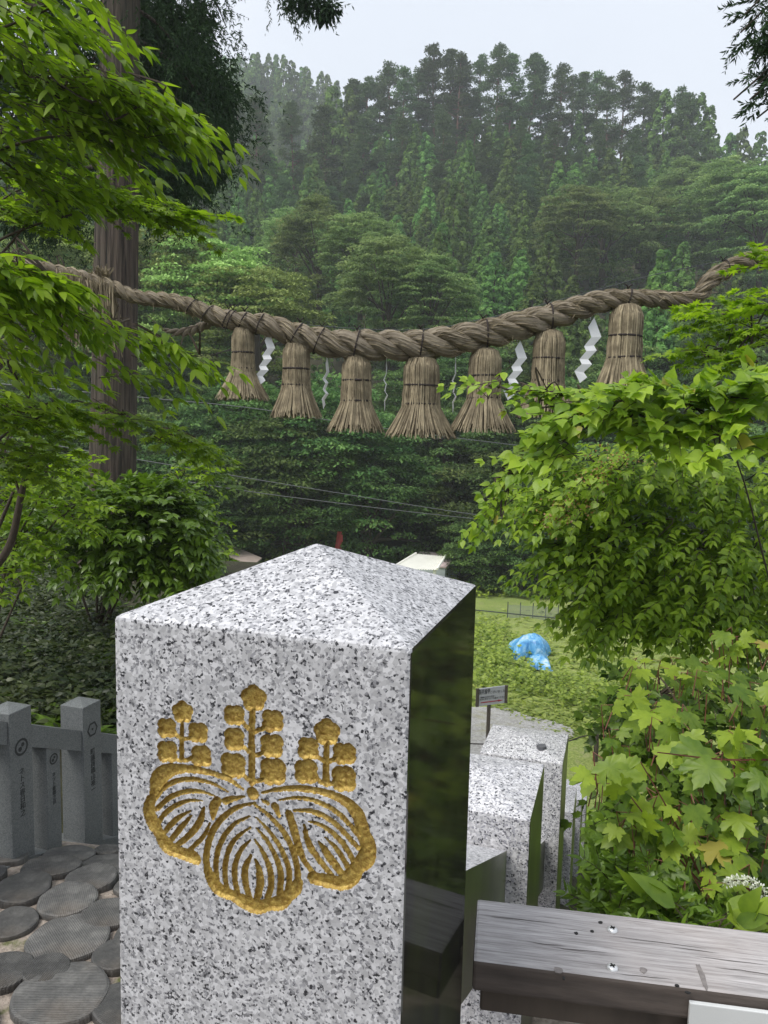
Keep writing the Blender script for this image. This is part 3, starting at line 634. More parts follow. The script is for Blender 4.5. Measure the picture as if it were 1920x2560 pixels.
def ring_vf(c, ax, ay, az, r0, r1, n_=20, hz=.002, poly=0):
    V, F = [], []
    for i in range(n_):
        a = i / n_ * 6.2832; w = 1.0 if not poly else math.cos(math.pi / poly) / math.cos((a % (6.2832 / poly)) - math.pi / poly)
        for r_ in (r0, r1): V.append(c + (ax * math.cos(a) + ay * math.sin(a)) * r_ * w + az * hz)
    for i in range(n_): F.append((2 * i, 2 * i + 1, 2 * ((i + 1) % n_) + 1, 2 * ((i + 1) % n_)))
    return V, F
def fence_post(s, w, ztop, zbot, apex, name, label, crest, txt, tsz, cat, poly=0, back=0.0):
    c = P1 + D2 * s - D1 * back                           # crest face lies in the plane through P1 along D2; the body runs back along -D1
    r = empty(name, (c - D1 * w / 2 + D2 * w / 2) * [1, 1, 0] + UZ * zbot, label, cat, 'stone fence on the left')
    from_bm('post_body', pillar_bm(np.array([c[0], c[1], 0]), w, w, zbot, ztop, apex, .0025), [M['granite_grey'], M['granite_grey']], r)
    if crest:
        cc = c * [1, 1, 0] + D2 * w / 2 + UZ * (ztop - crest)
        V, F = ring_vf(cc, D2, UZ, D1, w * .22, w * .30, 24, .0015, poly); cr_ = mk('crest', V, F, M['carve'], r)
        if not poly:
            V, F = ring_vf(cc + D2 * w * .06 + UZ * w * .07, D2, UZ, D1, .0005, w * .075, 10, .0015); mk('crest_dot', V, F, M['carve'], cr_); V, F = ring_vf(cc - D2 * w * .06 - UZ * w * .06, D2, UZ, D1, .0005, w * .085, 10, .0015); mk('crest_dot', V, F, M['carve'], cr_)
        else:
            V, F = ring_vf(cc, D2, UZ, D1, .0005, w * .05, 8, .0015); mk('crest_dot', V, F, M['carve'], cr_)
    if txt:
        put_text('inscription', '\n'.join(txt), tsz, c * [1, 1, 0] + D2 * w / 2 + D1 * .0008 + UZ * (ztop - crest - w * .52 - tsz * .60 * len(txt)), D2, UZ, r, M['carve'], .0006)
    return r
fence_post(-.415, .115, .70, -.02, .014, 'fence_pillar', 'grey stone fence pillar cut off by the left edge of the picture', 0, '', 0, 'fence post')
fence_post(0.0, .115, .585, -.05, .014, 'fence_pillar', 'grey stone fence pillar with a round crest, left of the six sided one', .150, 'ネトス春日和之', .030, 'fence post')
fence_post(.415, .118, .465, -.22, .014, 'fence_pillar', 'grey stone fence pillar with a six sided crest beside the big pillar', .115, '町議員橋山裕一', .031, 'fence post', 6)
fence_post(.83, .115, .345, -.4, .014, 'fence_pillar', 'grey stone fence pillar hidden behind the big crested pillar', 0, '', 0, 'fence post')
fence_post(.205, .079, .365, -.10, .0, 'stone_post', 'slim stone post with a tiny round crest between the two fence pillars', .058, 'ネツト春間之良', .021, 'fence post', 0, .012)
fence_post(.62, .079, .172, -.28, .0, 'stone_post', 'slim stone post at the edge of the big crested pillar', 0, '', 0, 'fence post', 0, .012)
fence_post(-.21, .079, .56, -.05, .0, 'stone_post', 'slim stone post at the left edge, behind the round crest pillar', 0, '', 0, 'fence post', 0, .012)
def frail(s0, s1, label):
    zt = lambda s: .499 - (s - .122) * .465
    a, b = P1 * [1, 1, 0] + D2 * s0 - D1 * .008, P1 * [1, 1, 0] + D2 * s1 - D1 * .008; th, hh = .085, .092
    V = [a + UZ * zt(s0), a - D1 * th + UZ * zt(s0), b - D1 * th + UZ * zt(s1), b + UZ * zt(s1)]; V += [v - UZ * hh for v in V]
    tag(mk('fence_rail', V, [(0, 3, 2, 1), (4, 5, 6, 7), (0, 4, 7, 3), (1, 2, 6, 5), (0, 1, 5, 4), (2, 3, 7, 6)], M['granite_grey']), label, 'fence rail', 'stone fence on the left')
frail(-.30, -.002, 'stone fence rail entering from the left edge'); frail(.117, .413, 'stone fence rail between the round crest and the six sided crest'); frail(.535, .828, 'stone fence rail running behind the big crested pillar')
pl = [P1 * [1, 1, 0] + D2 * s + D1 * .005 + UZ * z for s, z in ((-.6, .10), (.1, -.035), (.9, -.335))]
V = []
for p in pl: V += [p, p - D1 * .20, p - D1 * .20 - UZ * .3, p - UZ * .3]
tag(mk('fence_plinth', V, [(4 * i + j, 4 * i + (j + 1) % 4, 4 * i + 4 + (j + 1) % 4, 4 * i + 4 + j) for i in range(2) for j in range(4)] + [(3, 2, 1, 0), (8, 9, 10, 11)], M['granite_grey']), 'low stone plinth under the left fence', 'plinth')
# ================================================================ sacred straw rope
RY = 5.2
rp = [(-120, 560, 16), (40, 572, 16), (150, 592, 15), (225, 613, 15), (290, 640, 15), (360, 649, 16), (410, 661, 18), (470, 684, 20), (530, 696, 22), (590, 706, 25), (650, 726, 28), (720, 742, 31), (800, 746, 33), (900, 745, 34), (980, 736, 34), (1050, 722, 33), (1120, 703, 32), (1200, 683, 29), (1260, 662, 26), (1320, 648, 23), (1400, 645, 19), (1470, 649, 18), (1508, 640, 18), (1534, 606, 19), (1572, 580, 19), (1620, 562, 18), (1700, 545, 17), (1800, 520, 16)]
RP = smooth_path(np.array([np.append(at(x, y, RY), px_size(r * .9, RY)) for x, y, r in rp]), 26); RC, RR = RP[:, :3], RP[:, 3]
def rope_z(x): return float(np.interp(x, RC[:, 0], RC[:, 2])), float(np.interp(x, RC[:, 0], RR))
arc = np.concatenate([[0], np.cumsum(np.linalg.norm(np.diff(RC, axis=0), axis=1))])
Tn = norm(np.gradient(RC, axis=0)); Fy = np.tile([0, 1.0, 0], (len(RC), 1)); Fy = norm(Fy - (Fy * Tn).sum(1, keepdims=True) * Tn); Fz = np.cross(Tn, -Fy); Fz = np.where(Fz[:, 2:3] < 0, -Fz, Fz)
rope = empty('sacred_rope', RC[len(RC) // 2], 'thick twisted straw rope slung across the view with tassels below', 'rope')
phase = -np.concatenate([[0], np.cumsum(np.diff(arc) * 2 * np.pi / (5.0 * (RR[1:] + RR[:-1]) / 2 + .02))])
SURF = []; NS = 46; th = np.linspace(0, 2 * np.pi, NS + 1); UVL = None
for k_ in range(3):
    a = phase + k_ * 2 * np.pi / 3; C_ = RC + (RR * .54)[:, None] * (-np.cos(a)[:, None] * Fy + np.sin(a)[:, None] * Fz)
    T2 = norm(np.gradient(C_, axis=0)); A2 = norm(np.cross(T2, [0, 1.0, .3])); B2 = np.cross(T2, A2)
    tw = th[None, :] - (arc * 5)[:, None]
    fib = vnoise(np.stack([np.cos(tw) * 2.6 + 10 * k_, np.sin(tw) * 2.6, np.broadcast_to((arc * 5.0)[:, None], tw.shape)], -1), 1.0) * .13 + vnoise(np.stack([np.cos(tw) * 6.5 + 10 * k_, np.sin(tw) * 6.5, np.broadcast_to((arc * 7.0)[:, None], tw.shape)], -1), 1.0) * .15
    R2 = (RR * .515)[:, None] * (1 + fib + .04 * vnoise(np.stack([arc * 9, arc * 0 + k_, arc * 0], -1), 1.0)[:, None])
    V = (C_[:, None] + R2[..., None] * (np.cos(tw)[..., None] * A2[:, None] + np.sin(tw)[..., None] * B2[:, None])).reshape(-1, 3)
    J = np.arange(len(arc) * (NS + 1)).reshape(len(arc), NS + 1)
    uv = np.stack([np.broadcast_to(arc[:, None], tw.shape), np.broadcast_to(np.linspace(0, 1, NS + 1)[None], tw.shape)], -1).reshape(-1, 2)
    SURF.append((V.reshape(len(arc), NS + 1, 3), C_))
    mk('strand', V, np.stack([J[:-1, :-1], J[:-1, 1:], J[1:, 1:], J[1:, :-1]], -1).reshape(-1, 4), M['straw'], rope, True, uv=uv)
def blades(P0, P1_, w0, w1, side=None, mid=None):
    """thin three sided straws between two point sets"""
    P0, P1_ = np.asarray(P0), np.asarray(P1_); d = norm(P1_ - P0); a = norm(np.cross(d, rng.normal(size=d.shape))); b = np.cross(d, a); n_ = len(P0); V = []
    for q in range(3):
        o = math.cos(q * 2.094) * a + math.sin(q * 2.094) * b; V += [P0 + o * np.reshape(w0, (-1, 1)), P1_ + o * np.reshape(w1, (-1, 1))]
    V = np.stack(V, 1).reshape(-1, 3); base = np.arange(n_)[:, None] * 6
    F = np.concatenate([base + [0, 1, 3, 2], base + [2, 3, 5, 4], base + [4, 5, 1, 0]]); return V, F
ii = rng.integers(30, len(RC) - 30, 420); an = rng.uniform(0, 6.283, 420); o_ = -np.cos(an)[:, None] * Fy[ii] + np.sin(an)[:, None] * Fz[ii]
p0 = RC[ii] + o_ * (RR[ii] * rng.uniform(.92, 1.02, 420))[:, None]; p1 = p0 + Tn[ii] * rng.uniform(-.05, .09, 420)[:, None] + o_ * rng.uniform(.0, .022, 420)[:, None] - Fz[ii] * rng.uniform(-.01, .05, 420)[:, None]
V, F = blades(p0, p1, .0022, .0012)
Vs, Fs, n0 = [V], [F], len(V)                             # single straws lying along the strands
for G, Cc in SURF:
    for _ in range(1500):
        i0 = int(rng.integers(0, len(arc) - 16)); L = int(rng.integers(7, 15)); j = int(rng.integers(0, NS)); dj = rng.uniform(-1.5, 1.5); m = np.arange(i0, min(i0 + L, len(arc) - 1), 2); jj = (j + np.round(dj * np.linspace(0, 1, len(m))).astype(int)) % NS
        P = G[m, jj]; P = P + norm(P - Cc[m]) * rng.uniform(-.001, .004); w_ = rng.uniform(.0018, .0042); Vt, Ft = tube_vf(P, np.linspace(w_, w_ * .5, len(m)), 3, False); Vs.append(Vt); Fs.append(np.array(Ft) + n0); n0 += len(Vt)
V, F = np.concatenate(Vs), np.concatenate(Fs); tag(mk('loose_straw', V, F, M['straw_tassel'], rope), kind='stuff')
# the frayed end bound on the left, and the short tail behind it
p0 = np.array([at(x, 592 + (x - 140) * .24 + random.uniform(-10, 8), RY + random.uniform(-.08, .08)) for x in rng.uniform(120, 245, 420)]); p1 = p0 + np.stack([rng.normal(.015, .03, 420), rng.normal(0, .03, 420), -rng.uniform(.15, .48, 420)], -1)
V, F = blades(p0, p1, .005, .0025); tag(mk('frayed_straw', V, F, M['straw_tassel'], rope), kind='stuff')
p0 = np.array([at(x, 600, RY) for x in rng.uniform(205, 235, 60)]); p1 = p0 + np.stack([rng.normal(.0, .03, 60), rng.normal(0, .03, 60), rng.uniform(.02, .08, 60)], -1)
V, F = blades(p0, p1, .005, .003); tag(mk('frayed_straw', V, F, M['straw_tassel'], rope), kind='stuff')
tail = smooth_path([np.append(at(x, y, RY + .12), px_size(r, RY)) for x, y, r in ((470, 690, 9), (445, 702, 10), (415, 714, 10), (385, 718, 8), (350, 712, 3))], 12)
for k_ in range(2):
    a = np.linspace(0, 22, len(tail)) + k_ * math.pi; V, F = tube_vf(tail[:, :3] + (tail[:, 3] * .5)[:, None] * np.stack([np.zeros_like(a), np.cos(a), np.sin(a)], -1), tail[:, 3] * .62, 8); mk('rope_tail', V, F, M['straw'], rope, True)
def loop_at(x, parent, extra=1.08, w=.0042, tails=True):
    i = int(np.argmin(abs(RC[:, 0] - x))); t_ = np.linspace(0, 2 * np.pi, 22); P = RC[i] + RR[i] * extra * (np.cos(t_)[:, None] * Fy[i] + np.sin(t_)[:, None] * Fz[i]) + Tn[i] * (.02 * np.sin(t_))[:, None]
    V, F = tube_vf(P, w, 5, False); mb = MB().add(V, F)
    if tails:
        top = RC[i] + Fz[i] * RR[i] * extra
        for sx in (-.02, .025):
            V, F = tube_vf(smooth_path([top, top + [sx * .4, -.01, .018], top + [sx, -.01, .03]], 4), w * .8, 5); mb.add(V, F)
    return mb.obj('binding_cord', M['cord'], parent)
for x in (415, 448, 490, 500, 562, 690, 1563): loop_at(at(x, 660, RY)[0], rope)
# ---------------------------------------------------------------- tassels
M['straw_dark'] = straw('straw_core', (.13, .10, .07), (.08, .06, .04), (.03, .022, .015))
TS = [(525, 703, 862, 46, 104, 762, 796, 'leftmost straw tassel on the rope, the smallest'), (640, 736, 900, 57, 102, 797, 832, 'second straw tassel from the left, right of the first zigzag paper'), (771, 766, 931, 62, 114, 822, 866, 'third straw tassel from the left, between two edge on paper strips'), (911, 768, 943, 76, 142, 833, 873, 'largest straw tassel, at the lowest point of the rope'), (1050, 750, 931, 68, 132, 812, 860, 'fifth straw tassel from the left, next right of the largest'), (1188, 710, 899, 66, 120, 775, 823, 'sixth straw tassel, between two white zigzag papers'), (1355, 654, 846, 70, 112, 727, 773, 'rightmost straw tassel, hung where the rope thins')]
for x, y0, y1, ws, wb, b1, b2, lab in TS:
    top = at(x, y0, RY); bot = at(x, y1, RY); H = top[2] - bot[2]; rs, rb = px_size(ws, RY) / 2, px_size(wb, RY) / 2; zb1, zb2 = top[2] - at(x, b1, RY)[2], top[2] - at(x, b2, RY)[2]
    t = empty('straw_tassel', bot, lab, 'tassel', 'straw tassels hanging from the rope')
    prof_z = np.array([0, .035, .09, .2, zb1 / H, (zb1 + zb2) / 2 / H, zb2 / H, .8, 1.0]) * H; prof_r = np.array([.30, .70, .90, .98, .93, 1.02, .95, .0, .0]) * rs
    prof_r[-1] = rb * 1.06; prof_r[-2] = rs + (rb - rs) * .50
    lean = random.uniform(-.015, .015); n_ = 480; an = rng.uniform(0, 6.283, n_); lay = rng.uniform(.84, 1.05, n_); jit = rng.normal(0, .10, n_); zend = H * rng.uniform(.90, 1.03, n_); zs0 = H * rng.uniform(0, .05, n_)
    segs = 8; tt = np.linspace(0, 1, segs + 1); VV_ = []
    for q, f in enumerate(tt):
        z = zs0 + (zend - zs0) * f; r_ = np.interp(z, prof_z, prof_r) * lay; aa = an + jit * f
        VV_.append(np.stack([top[0] + r_ * np.cos(aa) + lean * z, top[1] + r_ * np.sin(aa), top[2] - z], -1))
    C_ = np.stack(VV_, 1); w = rng.uniform(.0024, .0054, n_)[:, None] * (1 - .3 * tt)[None]; rad = np.stack([np.cos(an), np.sin(an), 0 * an], -1)[:, None]; tan = np.stack([-np.sin(an), np.cos(an), 0 * an], -1)[:, None]
    ring = np.stack([C_ + tan * w[..., None], C_ + rad * w[..., None], C_ - tan * w[..., None]], 2)      # n, seg, 3
    V = ring.reshape(-1, 3); base = np.arange(n_)[:, None, None] * (segs + 1) * 3 + np.arange(segs)[None, :, None] * 3
    F = np.concatenate([(base + np.array([j, j + 1, j + 4, j + 3])).reshape(-1, 4) for j in (0, 1)])
    uv = np.stack([np.broadcast_to(tt[None, :, None], ring.shape[:3]) * 2, np.broadcast_to(rng.random(n_)[:, None, None] * 40, ring.shape[:3])], -1).reshape(-1, 2)
    tag(mk('straw', V, F, M['straw_tassel'], t, True, uv=uv), kind='stuff')
    zz = np.linspace(.01, .97, 14) * H; V, F = tube_vf(np.stack([top[0] + lean * zz, 0 * zz + top[1], top[2] - zz], -1), np.interp(zz, prof_z, prof_r) * .84, 16); mk('straw_core', V, F, M['straw_dark'], t, True, uv=np.stack([np.repeat(zz * 3, 16), np.tile(np.arange(16) * 1.3, 14)], -1))
    for zb in (zb1, zb2):
        a = np.linspace(0, 2 * np.pi, 25); rr = np.interp(zb, prof_z, prof_r) * 1.035; tl = random.uniform(-.05, .05)
        V, F = tube_vf(np.stack([top[0] + lean * zb + rr * np.cos(a), top[1] + rr * np.sin(a), top[2] - zb + rr * np.cos(a) * tl], -1), .0078, 6, False); mk('binding_cord', V, F, M['cord'], t)
    loop_at(top[0], t, 1.06, .0055).name = 'hanging_cord'
# ---------------------------------------------------------------- zigzag papers
SL = [(740, 440), (757, 490), (725, 535), (735, 560), (705, 600), (715, 625), (682, 660), (712, 720)]; SR = [(768, 390), (808, 487), (775, 530), (788, 555), (750, 600), (768, 625), (730, 665), (748, 690)]
for x, y0, y1, rot, lab in ((575, 718, 832, 4, 'white zigzag paper right of the leftmost tassel'), (1117, 735, 865, -6, 'white zigzag paper right of the fifth tassel'), (1276, 685, 828, 0, 'white zigzag paper left of the rightmost tassel'), (705, 768, 884, 74, 'white paper strip seen edge on, left of the third tassel'), (835, 770, 888, 84, 'thin white paper strip seen edge on, left of the largest tassel'), (984, 770, 892, 77, 'white paper strip seen edge on, right of the largest tassel')):
    top = at(x, y0, RY); sc = (top[2] - at(x, y1, RY)[2]) / 330.0; r = RAD(rot); V = []
    for side in (0, 1):
        for i in range(8):
            for (px_, py_) in (SL[i], SR[i]):
                u = (px_ - 750) * sc; z = -(py_ - 390) * sc; d = (.006 * (-1) ** i if 0 < i < 7 else 0) + side * .0012 + (.008 * math.sin(i * .9) if rot > 50 else 0)
                V.append([top[0] + u * math.cos(r) - d * math.sin(r), top[1] + u * math.sin(r) + d * math.cos(r), top[2] + z])
    F = []
    for i in range(7): F += [(2 * i, 2 * i + 2, 2 * i + 3, 2 * i + 1), (16 + 2 * i, 16 + 2 * i + 1, 16 + 2 * i + 3, 16 + 2 * i + 2), (2 * i, 16 + 2 * i, 18 + 2 * i, 2 * i + 2), (2 * i + 1, 2 * i + 3, 19 + 2 * i, 17 + 2 * i)]
    n0 = len(V); zt, rr = rope_z(top[0]); V2, F2 = tube_vf([[top[0], top[1], zt - rr * .6], [top[0], top[1], top[2] - .02 ]], .002, 4); V += list(V2); F += [tuple(i + n0 for i in f) for f in F2]
    tag(mk('zigzag_paper', np.array(V), F, M['paper']), lab, 'paper streamer', 'white papers hanging from the rope')
# support wire above the rope and its posts
wire_m = simple('dark_wire', (.05, .06, .06), .5, .1, 9, bump=0)
def cable(name, pts, r, label, cat, k=10, mat=None, group=None):
    V, F = tube_vf(smooth_path(pts, k), r, 5); return tag(mk(name, V, F, mat or wire_m), label, cat, group)
cable('support_wire', [at(x, y, RY + .02) for x, y in ((150, 600), (520, 684), (860, 713), (1040, 690), (1240, 640), (1420, 592), (1660, 545), (1800, 512))], .0028, 'thin wire strung just above the straw rope', 'wire')
pp = at(-120, 560, RY + .14); V, F = tube_vf([[pp[0], pp[1], -.3], [pp[0] + .01, pp[1], 1.2], [pp[0], pp[1], pp[2] + .05]], [.07, .065, .055], 12); tag(mk('rope_post', V, F, M['bark'], smooth=True), 'wooden post holding the left end of the straw rope, outside the picture', 'post')
pp = at(1800, 520, RY + .1); V, F = tube_vf([[pp[0], pp[1], -2.6], [pp[0] + .01, pp[1], 1.2], [pp[0], pp[1], pp[2] + .3]], [.09, .085, .075], 12); tag(mk('rope_post', V, F, M['bark'], smooth=True), 'wooden post holding the right end of the straw rope, outside the picture', 'post')
tw = [at(118, 650, RY), at(140, 610, RY), at(130, 578, RY), at(122, 552, RY)]; tw2 = [at(135, 592, RY), at(138, 572, RY), at(127, 550, RY)]
mb = MB().add(*tube_vf(smooth_path(tw, 5), np.linspace(.010, .004, 16), 6)).add(*tube_vf(smooth_path(tw2, 5), np.linspace(.006, .003, 11), 6)); tag(mb.obj('forked_stick', M['twig']), 'bare forked stick poking up from the left end of the rope', 'stick')

# ================================================================ wooden railing, lower right
BA = YAW - RAD(8.5); b1 = np.array([math.cos(BA), -math.sin(BA), 0]); b2 = np.array([math.sin(BA), math.cos(BA), 0]); ZR = 1.05
near = atz(1022, 2075, ZR); far_ = atz(1040, 1942, ZR); wr = (far_ - near) @ b2; near = near + b1 * max(0, .012 - (near - PB) @ D1)
M['wood_side'] = simple('shaded_unbleached_wood', (.085, .068, .058), .8, .45, 2.0, bump=.5, stretch=(5, 5, 30))  # less bleached side faces, with their shade also put into the dark colour
railing = empty('wooden_railing', (near + b1 * .6) * [1, 1, 0], 'weathered grey wooden railing running right from the crested pillar', 'railing')
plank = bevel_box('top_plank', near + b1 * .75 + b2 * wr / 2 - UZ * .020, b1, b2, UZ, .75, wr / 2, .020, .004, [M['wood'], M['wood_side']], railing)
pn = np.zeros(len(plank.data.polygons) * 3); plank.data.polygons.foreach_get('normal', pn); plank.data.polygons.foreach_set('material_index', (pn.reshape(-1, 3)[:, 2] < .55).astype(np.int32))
for px_, py_ in ((1323, 2008), (1323, 2090)):
    c = atz(px_, py_, ZR + .001); V = [c + UZ * .0028]; n_ = 18; r_ = .0068
    for q, hz in ((.6, .0026), (1.0, .001), (1.0, -.002)): V += [c + (b1 * math.cos(a) + b2 * math.sin(a)) * r_ * q + UZ * hz for a in np.linspace(0, 6.2832, n_, endpoint=False)]
    F = [(0, 1 + j, 1 + (j + 1) % n_) for j in range(n_)] + [(1 + k_ * n_ + j, 1 + (k_ + 1) * n_ + j, 1 + (k_ + 1) * n_ + (j + 1) % n_, 1 + k_ * n_ + (j + 1) % n_) for k_ in range(2) for j in range(n_)]
    s_ = mk('screw', V, F, M['screw'], railing, True); a_ = .4
    mb = MB()
    for rot in (a_, a_ + math.pi / 2):
        e1 = b1 * math.cos(rot) + b2 * math.sin(rot); e2 = np.cross(UZ, e1); mb.add(*box_vf(c + UZ * .0027, e1, e2, UZ, .0036, .0009, .0006))
    mb.obj('cross_slot', M['black'], s_)
M['knot_dark'] = simple('crack_shadow', (.05, .042, .038), .9, .2, 90, bump=0)
M['knot'] = simple('wood_knot', (.20, .18, .17), .85, .35, 120)
for px_, py_, r_, ex in ((1297, 1992, .0028, 1.4), (1245, 2015, .003, 1.2), (1279, 2011, .003, 1.2), (1218, 2112, .0028, 1), (1390, 2095, .0055, 1.2), (1462, 2128, .002, 1.8), (1485, 2143, .0025, 1.8), (1205, 2095, .006, 1.1), (1516, 2105, .0055, 4.2)):
    c = atz(px_, py_, ZR + .0006); n_ = 11; rr = [r_ * random.uniform(.7, 1.2) for _ in range(n_)]
    V = [c + b1 * rr[j] * math.cos(j / n_ * 6.283) * (1 if ex > 3 else ex) * .8 + b2 * rr[j] * math.sin(j / n_ * 6.283) * (1 if ex < 3 else ex) for j in range(n_)]; V += [v - UZ * .001 for v in V]
    mk('knot' if r_ > .005 else 'nail_hole', V, [tuple(range(n_)), *[(j, n_ + j, n_ + (j + 1) % n_, (j + 1) % n_) for j in range(n_)]], M['knot'] if r_ > .005 else M['black'], plank)
for px_, py_, L_ in ((1120, 1985, .10), (1250, 2052, .07), (1420, 2035, .12), (1580, 2075, .09), (1500, 2052, .06), (1180, 2040, .05), (1620, 2100, .08), (1390, 2110, .07)):
    c = atz(px_, py_, ZR + .0005); q = np.linspace(-1, 1, 9); w_ = .00042 * (1 - q * q) + .00006; jy = np.cumsum(rng.normal(0, .0006, 9)); V = [c + b1 * (a * L_ / 2) + b2 * (j + s_ * w) for s_ in (-1, 1) for a, j, w in zip(q, jy, w_)]
    mk('crack', V, [(i, i + 1, i + 10, i + 9) for i in range(8)], M['knot_dark'], plank)
bevel_box('under_beam', near + b1 * .75 + b2 * .06 - UZ * .061, b1, b2, UZ, .74, .04, .020, .003, M['wood_dark'], railing)
pc = atz(1560, 2140, ZR); pc = near + b1 * ((pc - near) @ b1) + b2 * wr * .5
bevel_box('post', np.array([pc[0], pc[1], (ZR - .10) / 2 - .25]), b1, b2, UZ, .045, .045, (ZR - .10) / 2 + .25, .004, M['wood_dark'], railing)
bevel_box('post', np.array([*(near + b1 * 1.42 + b2 * wr * .5)[:2], (ZR - .10) / 2 - .25]), b1, b2, UZ, .045, .045, (ZR - .10) / 2 + .25, .004, M['wood_dark'], railing)
nb = near + b1 * .62 + b2 * .012 - UZ * .20
nbp = atz(1485, 2150, ZR - .012); off = (nbp - near) @ b1
tag(bevel_box('notice_board', near + b1 * (off + .17) + b2 * -.006 - UZ * .122, b1, b2, UZ, .17, .003, .11, .001, simple('white_board', (.62, .63, .62), .5, .05, 8, bump=0)), 'white board fixed under the wooden railing in the bottom corner', 'board')

# ================================================================ things in the valley
def sign():
    c = at(1062, 1503, 14.0); yaw = RAD(-24); ax = np.array([math.cos(yaw), -math.sin(yaw) * 1.0, 0]); ax = np.array([math.cos(RAD(22)), math.sin(RAD(22)), 0]); n_ = np.array([ax[1], -ax[0], 0]); W, H = px_size(74, 14) / 2 / .95, px_size(40, 14) / 2
    r = empty('direction_sign', [c[0], c[1], g1(c[0], c[1])], 'small grey notice on a post with a red arrow pointing right', 'sign')
    pnl = bevel_box('panel', c, ax, -n_, UZ, W * .99, .012, H, .003, simple('sign_grey', (.42, .42, .44), .5, .04, 5, bump=0), r)
    for s_ in (-1, 1): bevel_box('side_frame', c + ax * s_ * W * .93 + n_ * .006, ax, -n_, UZ, W * .085, .02, H * 1.03, .003, M['wood_dark'], r)
    bevel_box('post', np.array([c[0], c[1], (c[2] + g1(c[0], c[1])) / 2]) - ax * W * .08 - n_ * .04, ax, -n_, UZ, .028, .025, (c[2] - g1(c[0], c[1])) / 2 + .05, .003, M['wood_dark'], r)
    red = simple('sign_red', (.33, .02, .035), .6, .1, 5, bump=0); f = c + n_ * .0165; z = -H * .62
    A = [(-.72, .045), (.42, .045), (.42, .105), (.74, 0), (.42, -.105), (.42, -.045), (-.72, -.045)]; V = [f + ax * a * W + UZ * (z + b * H * 1.15) for a, b in A]; V += [v - n_ * .003 for v in V]
    mk('red_arrow', V, [tuple(range(7))[::-1], *[(j, (j + 1) % 7, 7 + (j + 1) % 7, 7 + j) for j in range(7)]], red, pnl)
    ink = simple('sign_ink', (.03, .03, .03), .7, .1, 5, bump=0)
    for s_, sz, u, v in (('参拝者様', .062, -.50, .70), ('お疲れ様でございました。', .056, .02, .44), ('順路は矢印の方向へ', .036, -.26, -.04), ('足元に気をつけてお進みください', .036, .02, -.27)): put_text('lettering', s_, sz, f + ax * u * W + UZ * v * H, ax, UZ, pnl, ink, .0008)
sign()
def shed():
    Y = 33.0; roof = simple('cream_roof_sheet', (.78, .77, .70), .5, .05, 3, bump=0); wall = simple('pale_blue_wall', (.60, .66, .70), .6, .06, 3, bump=0); pink = simple('faded_pink_roof', (.62, .50, .50), .7, .08, 3, bump=0)
    bl, br, fl_, fr = at(898.8, 1196.5, Y), at(962.2, 1201.6, Y - .25), at(845.6, 1228.6, Y - 1.5), at(944.7, 1230.8, Y - 1.75)
    base = np.array([bl[0] + 1.2, Y, g1(bl[0] + 1.2, Y)]); r = empty('garden_shed', base, 'white garden shed with a corrugated cream lean-to roof beyond the big pillar', 'shed')
    n_ = 72; V = []
    for i in range(n_ + 1):
        f = i / n_; w = .022 * (1 - abs((i % 4) - 2)); b = bl + (br - bl) * f; a = fl_ + (fr - fl_) * f
        V += [b + UZ * w, a + UZ * w, b + UZ * (w - .012), a + UZ * (w - .012)]
    F = []
    for i in range(n_):
        k_ = 4 * i; F += [(k_, k_ + 1, k_ + 5, k_ + 4), (k_ + 2, k_ + 6, k_ + 7, k_ + 3), (k_ + 1, k_ + 3, k_ + 7, k_ + 5), (k_, k_ + 4, k_ + 6, k_ + 2)]
    lr = mk('lean_to_roof', V, F, roof, r)
    for a, b in ((fl_, bl), (fr, br)): mk('roof_edge', *tube_vf([a + UZ * .03, b + UZ * .03], .05, 6), roof, lr)
    A, B, C_, D = at(908, 1190.7, Y + 2.4), at(990.7, 1198, Y + 2.0), at(963.7, 1225, Y + .2), at(880, 1217, Y + .6)
    mk('upper_roof', [A, B, C_, D] + [v - UZ * .06 for v in (A, B, C_, D)], [(0, 3, 2, 1), (4, 5, 6, 7), (0, 1, 5, 4), (1, 2, 6, 5), (2, 3, 7, 6), (3, 0, 4, 7)], pink, r)
    lo = base[2] - .3; q = [A, B - X_ * .04, C_ - X_ * .04 + Y_ * .05, D + Y_ * .05]; V = [v - UZ * .07 for v in q] + [np.array([v[0], v[1], lo]) for v in q]
    mk('wall', V, [(0, 4, 5, 1), (1, 5, 6, 2), (2, 6, 7, 3), (3, 7, 4, 0)], wall, r)
    for p in (fl_ + X_ * .08 + Y_ * .1, fr - X_ * .12 + Y_ * .12, (fl_ + fr) / 2 + Y_ * .1): mk('post', *box_vf([p[0], p[1], (p[2] + lo) / 2 - .02], X_, Y_, UZ, .04, .04, (p[2] - lo) / 2 - .02), roof, r)
    p = fr - X_ * .05 + Y_ * .2; mk('side_panel', *box_vf([p[0], p[1] + .5, (p[2] + lo) / 2], X_, Y_, UZ, .02, .55, (p[2] - lo) / 2 - .05), roof, r)
shed()
pb = [at(466, 1188, 33.0), at(500, 1177, 34.0), at(566, 1205, 32.6), at(545, 1222, 31.4)]; V = pb + [v - UZ * .05 for v in pb]
tag(mk('wooden_sheet', V, [(0, 3, 2, 1), (4, 5, 6, 7), (0, 1, 5, 4), (1, 2, 6, 5), (2, 3, 7, 6), (3, 0, 4, 7)], simple('grey_plywood', (.33, .27, .23), .8, .2, 1.5)), 'tilted grey brown wooden sheet left of the big pillar peak', 'wooden sheet')
c = at(731, 1165, 33.5); g = g1(c[0], c[1]); red = simple('faded_red_paint', (.42, .06, .07), .6, .15, 3); r = empty('red_machine_arm', [c[0], c[1], g], 'red metal arm standing up just behind the big pillar peak', 'machine')
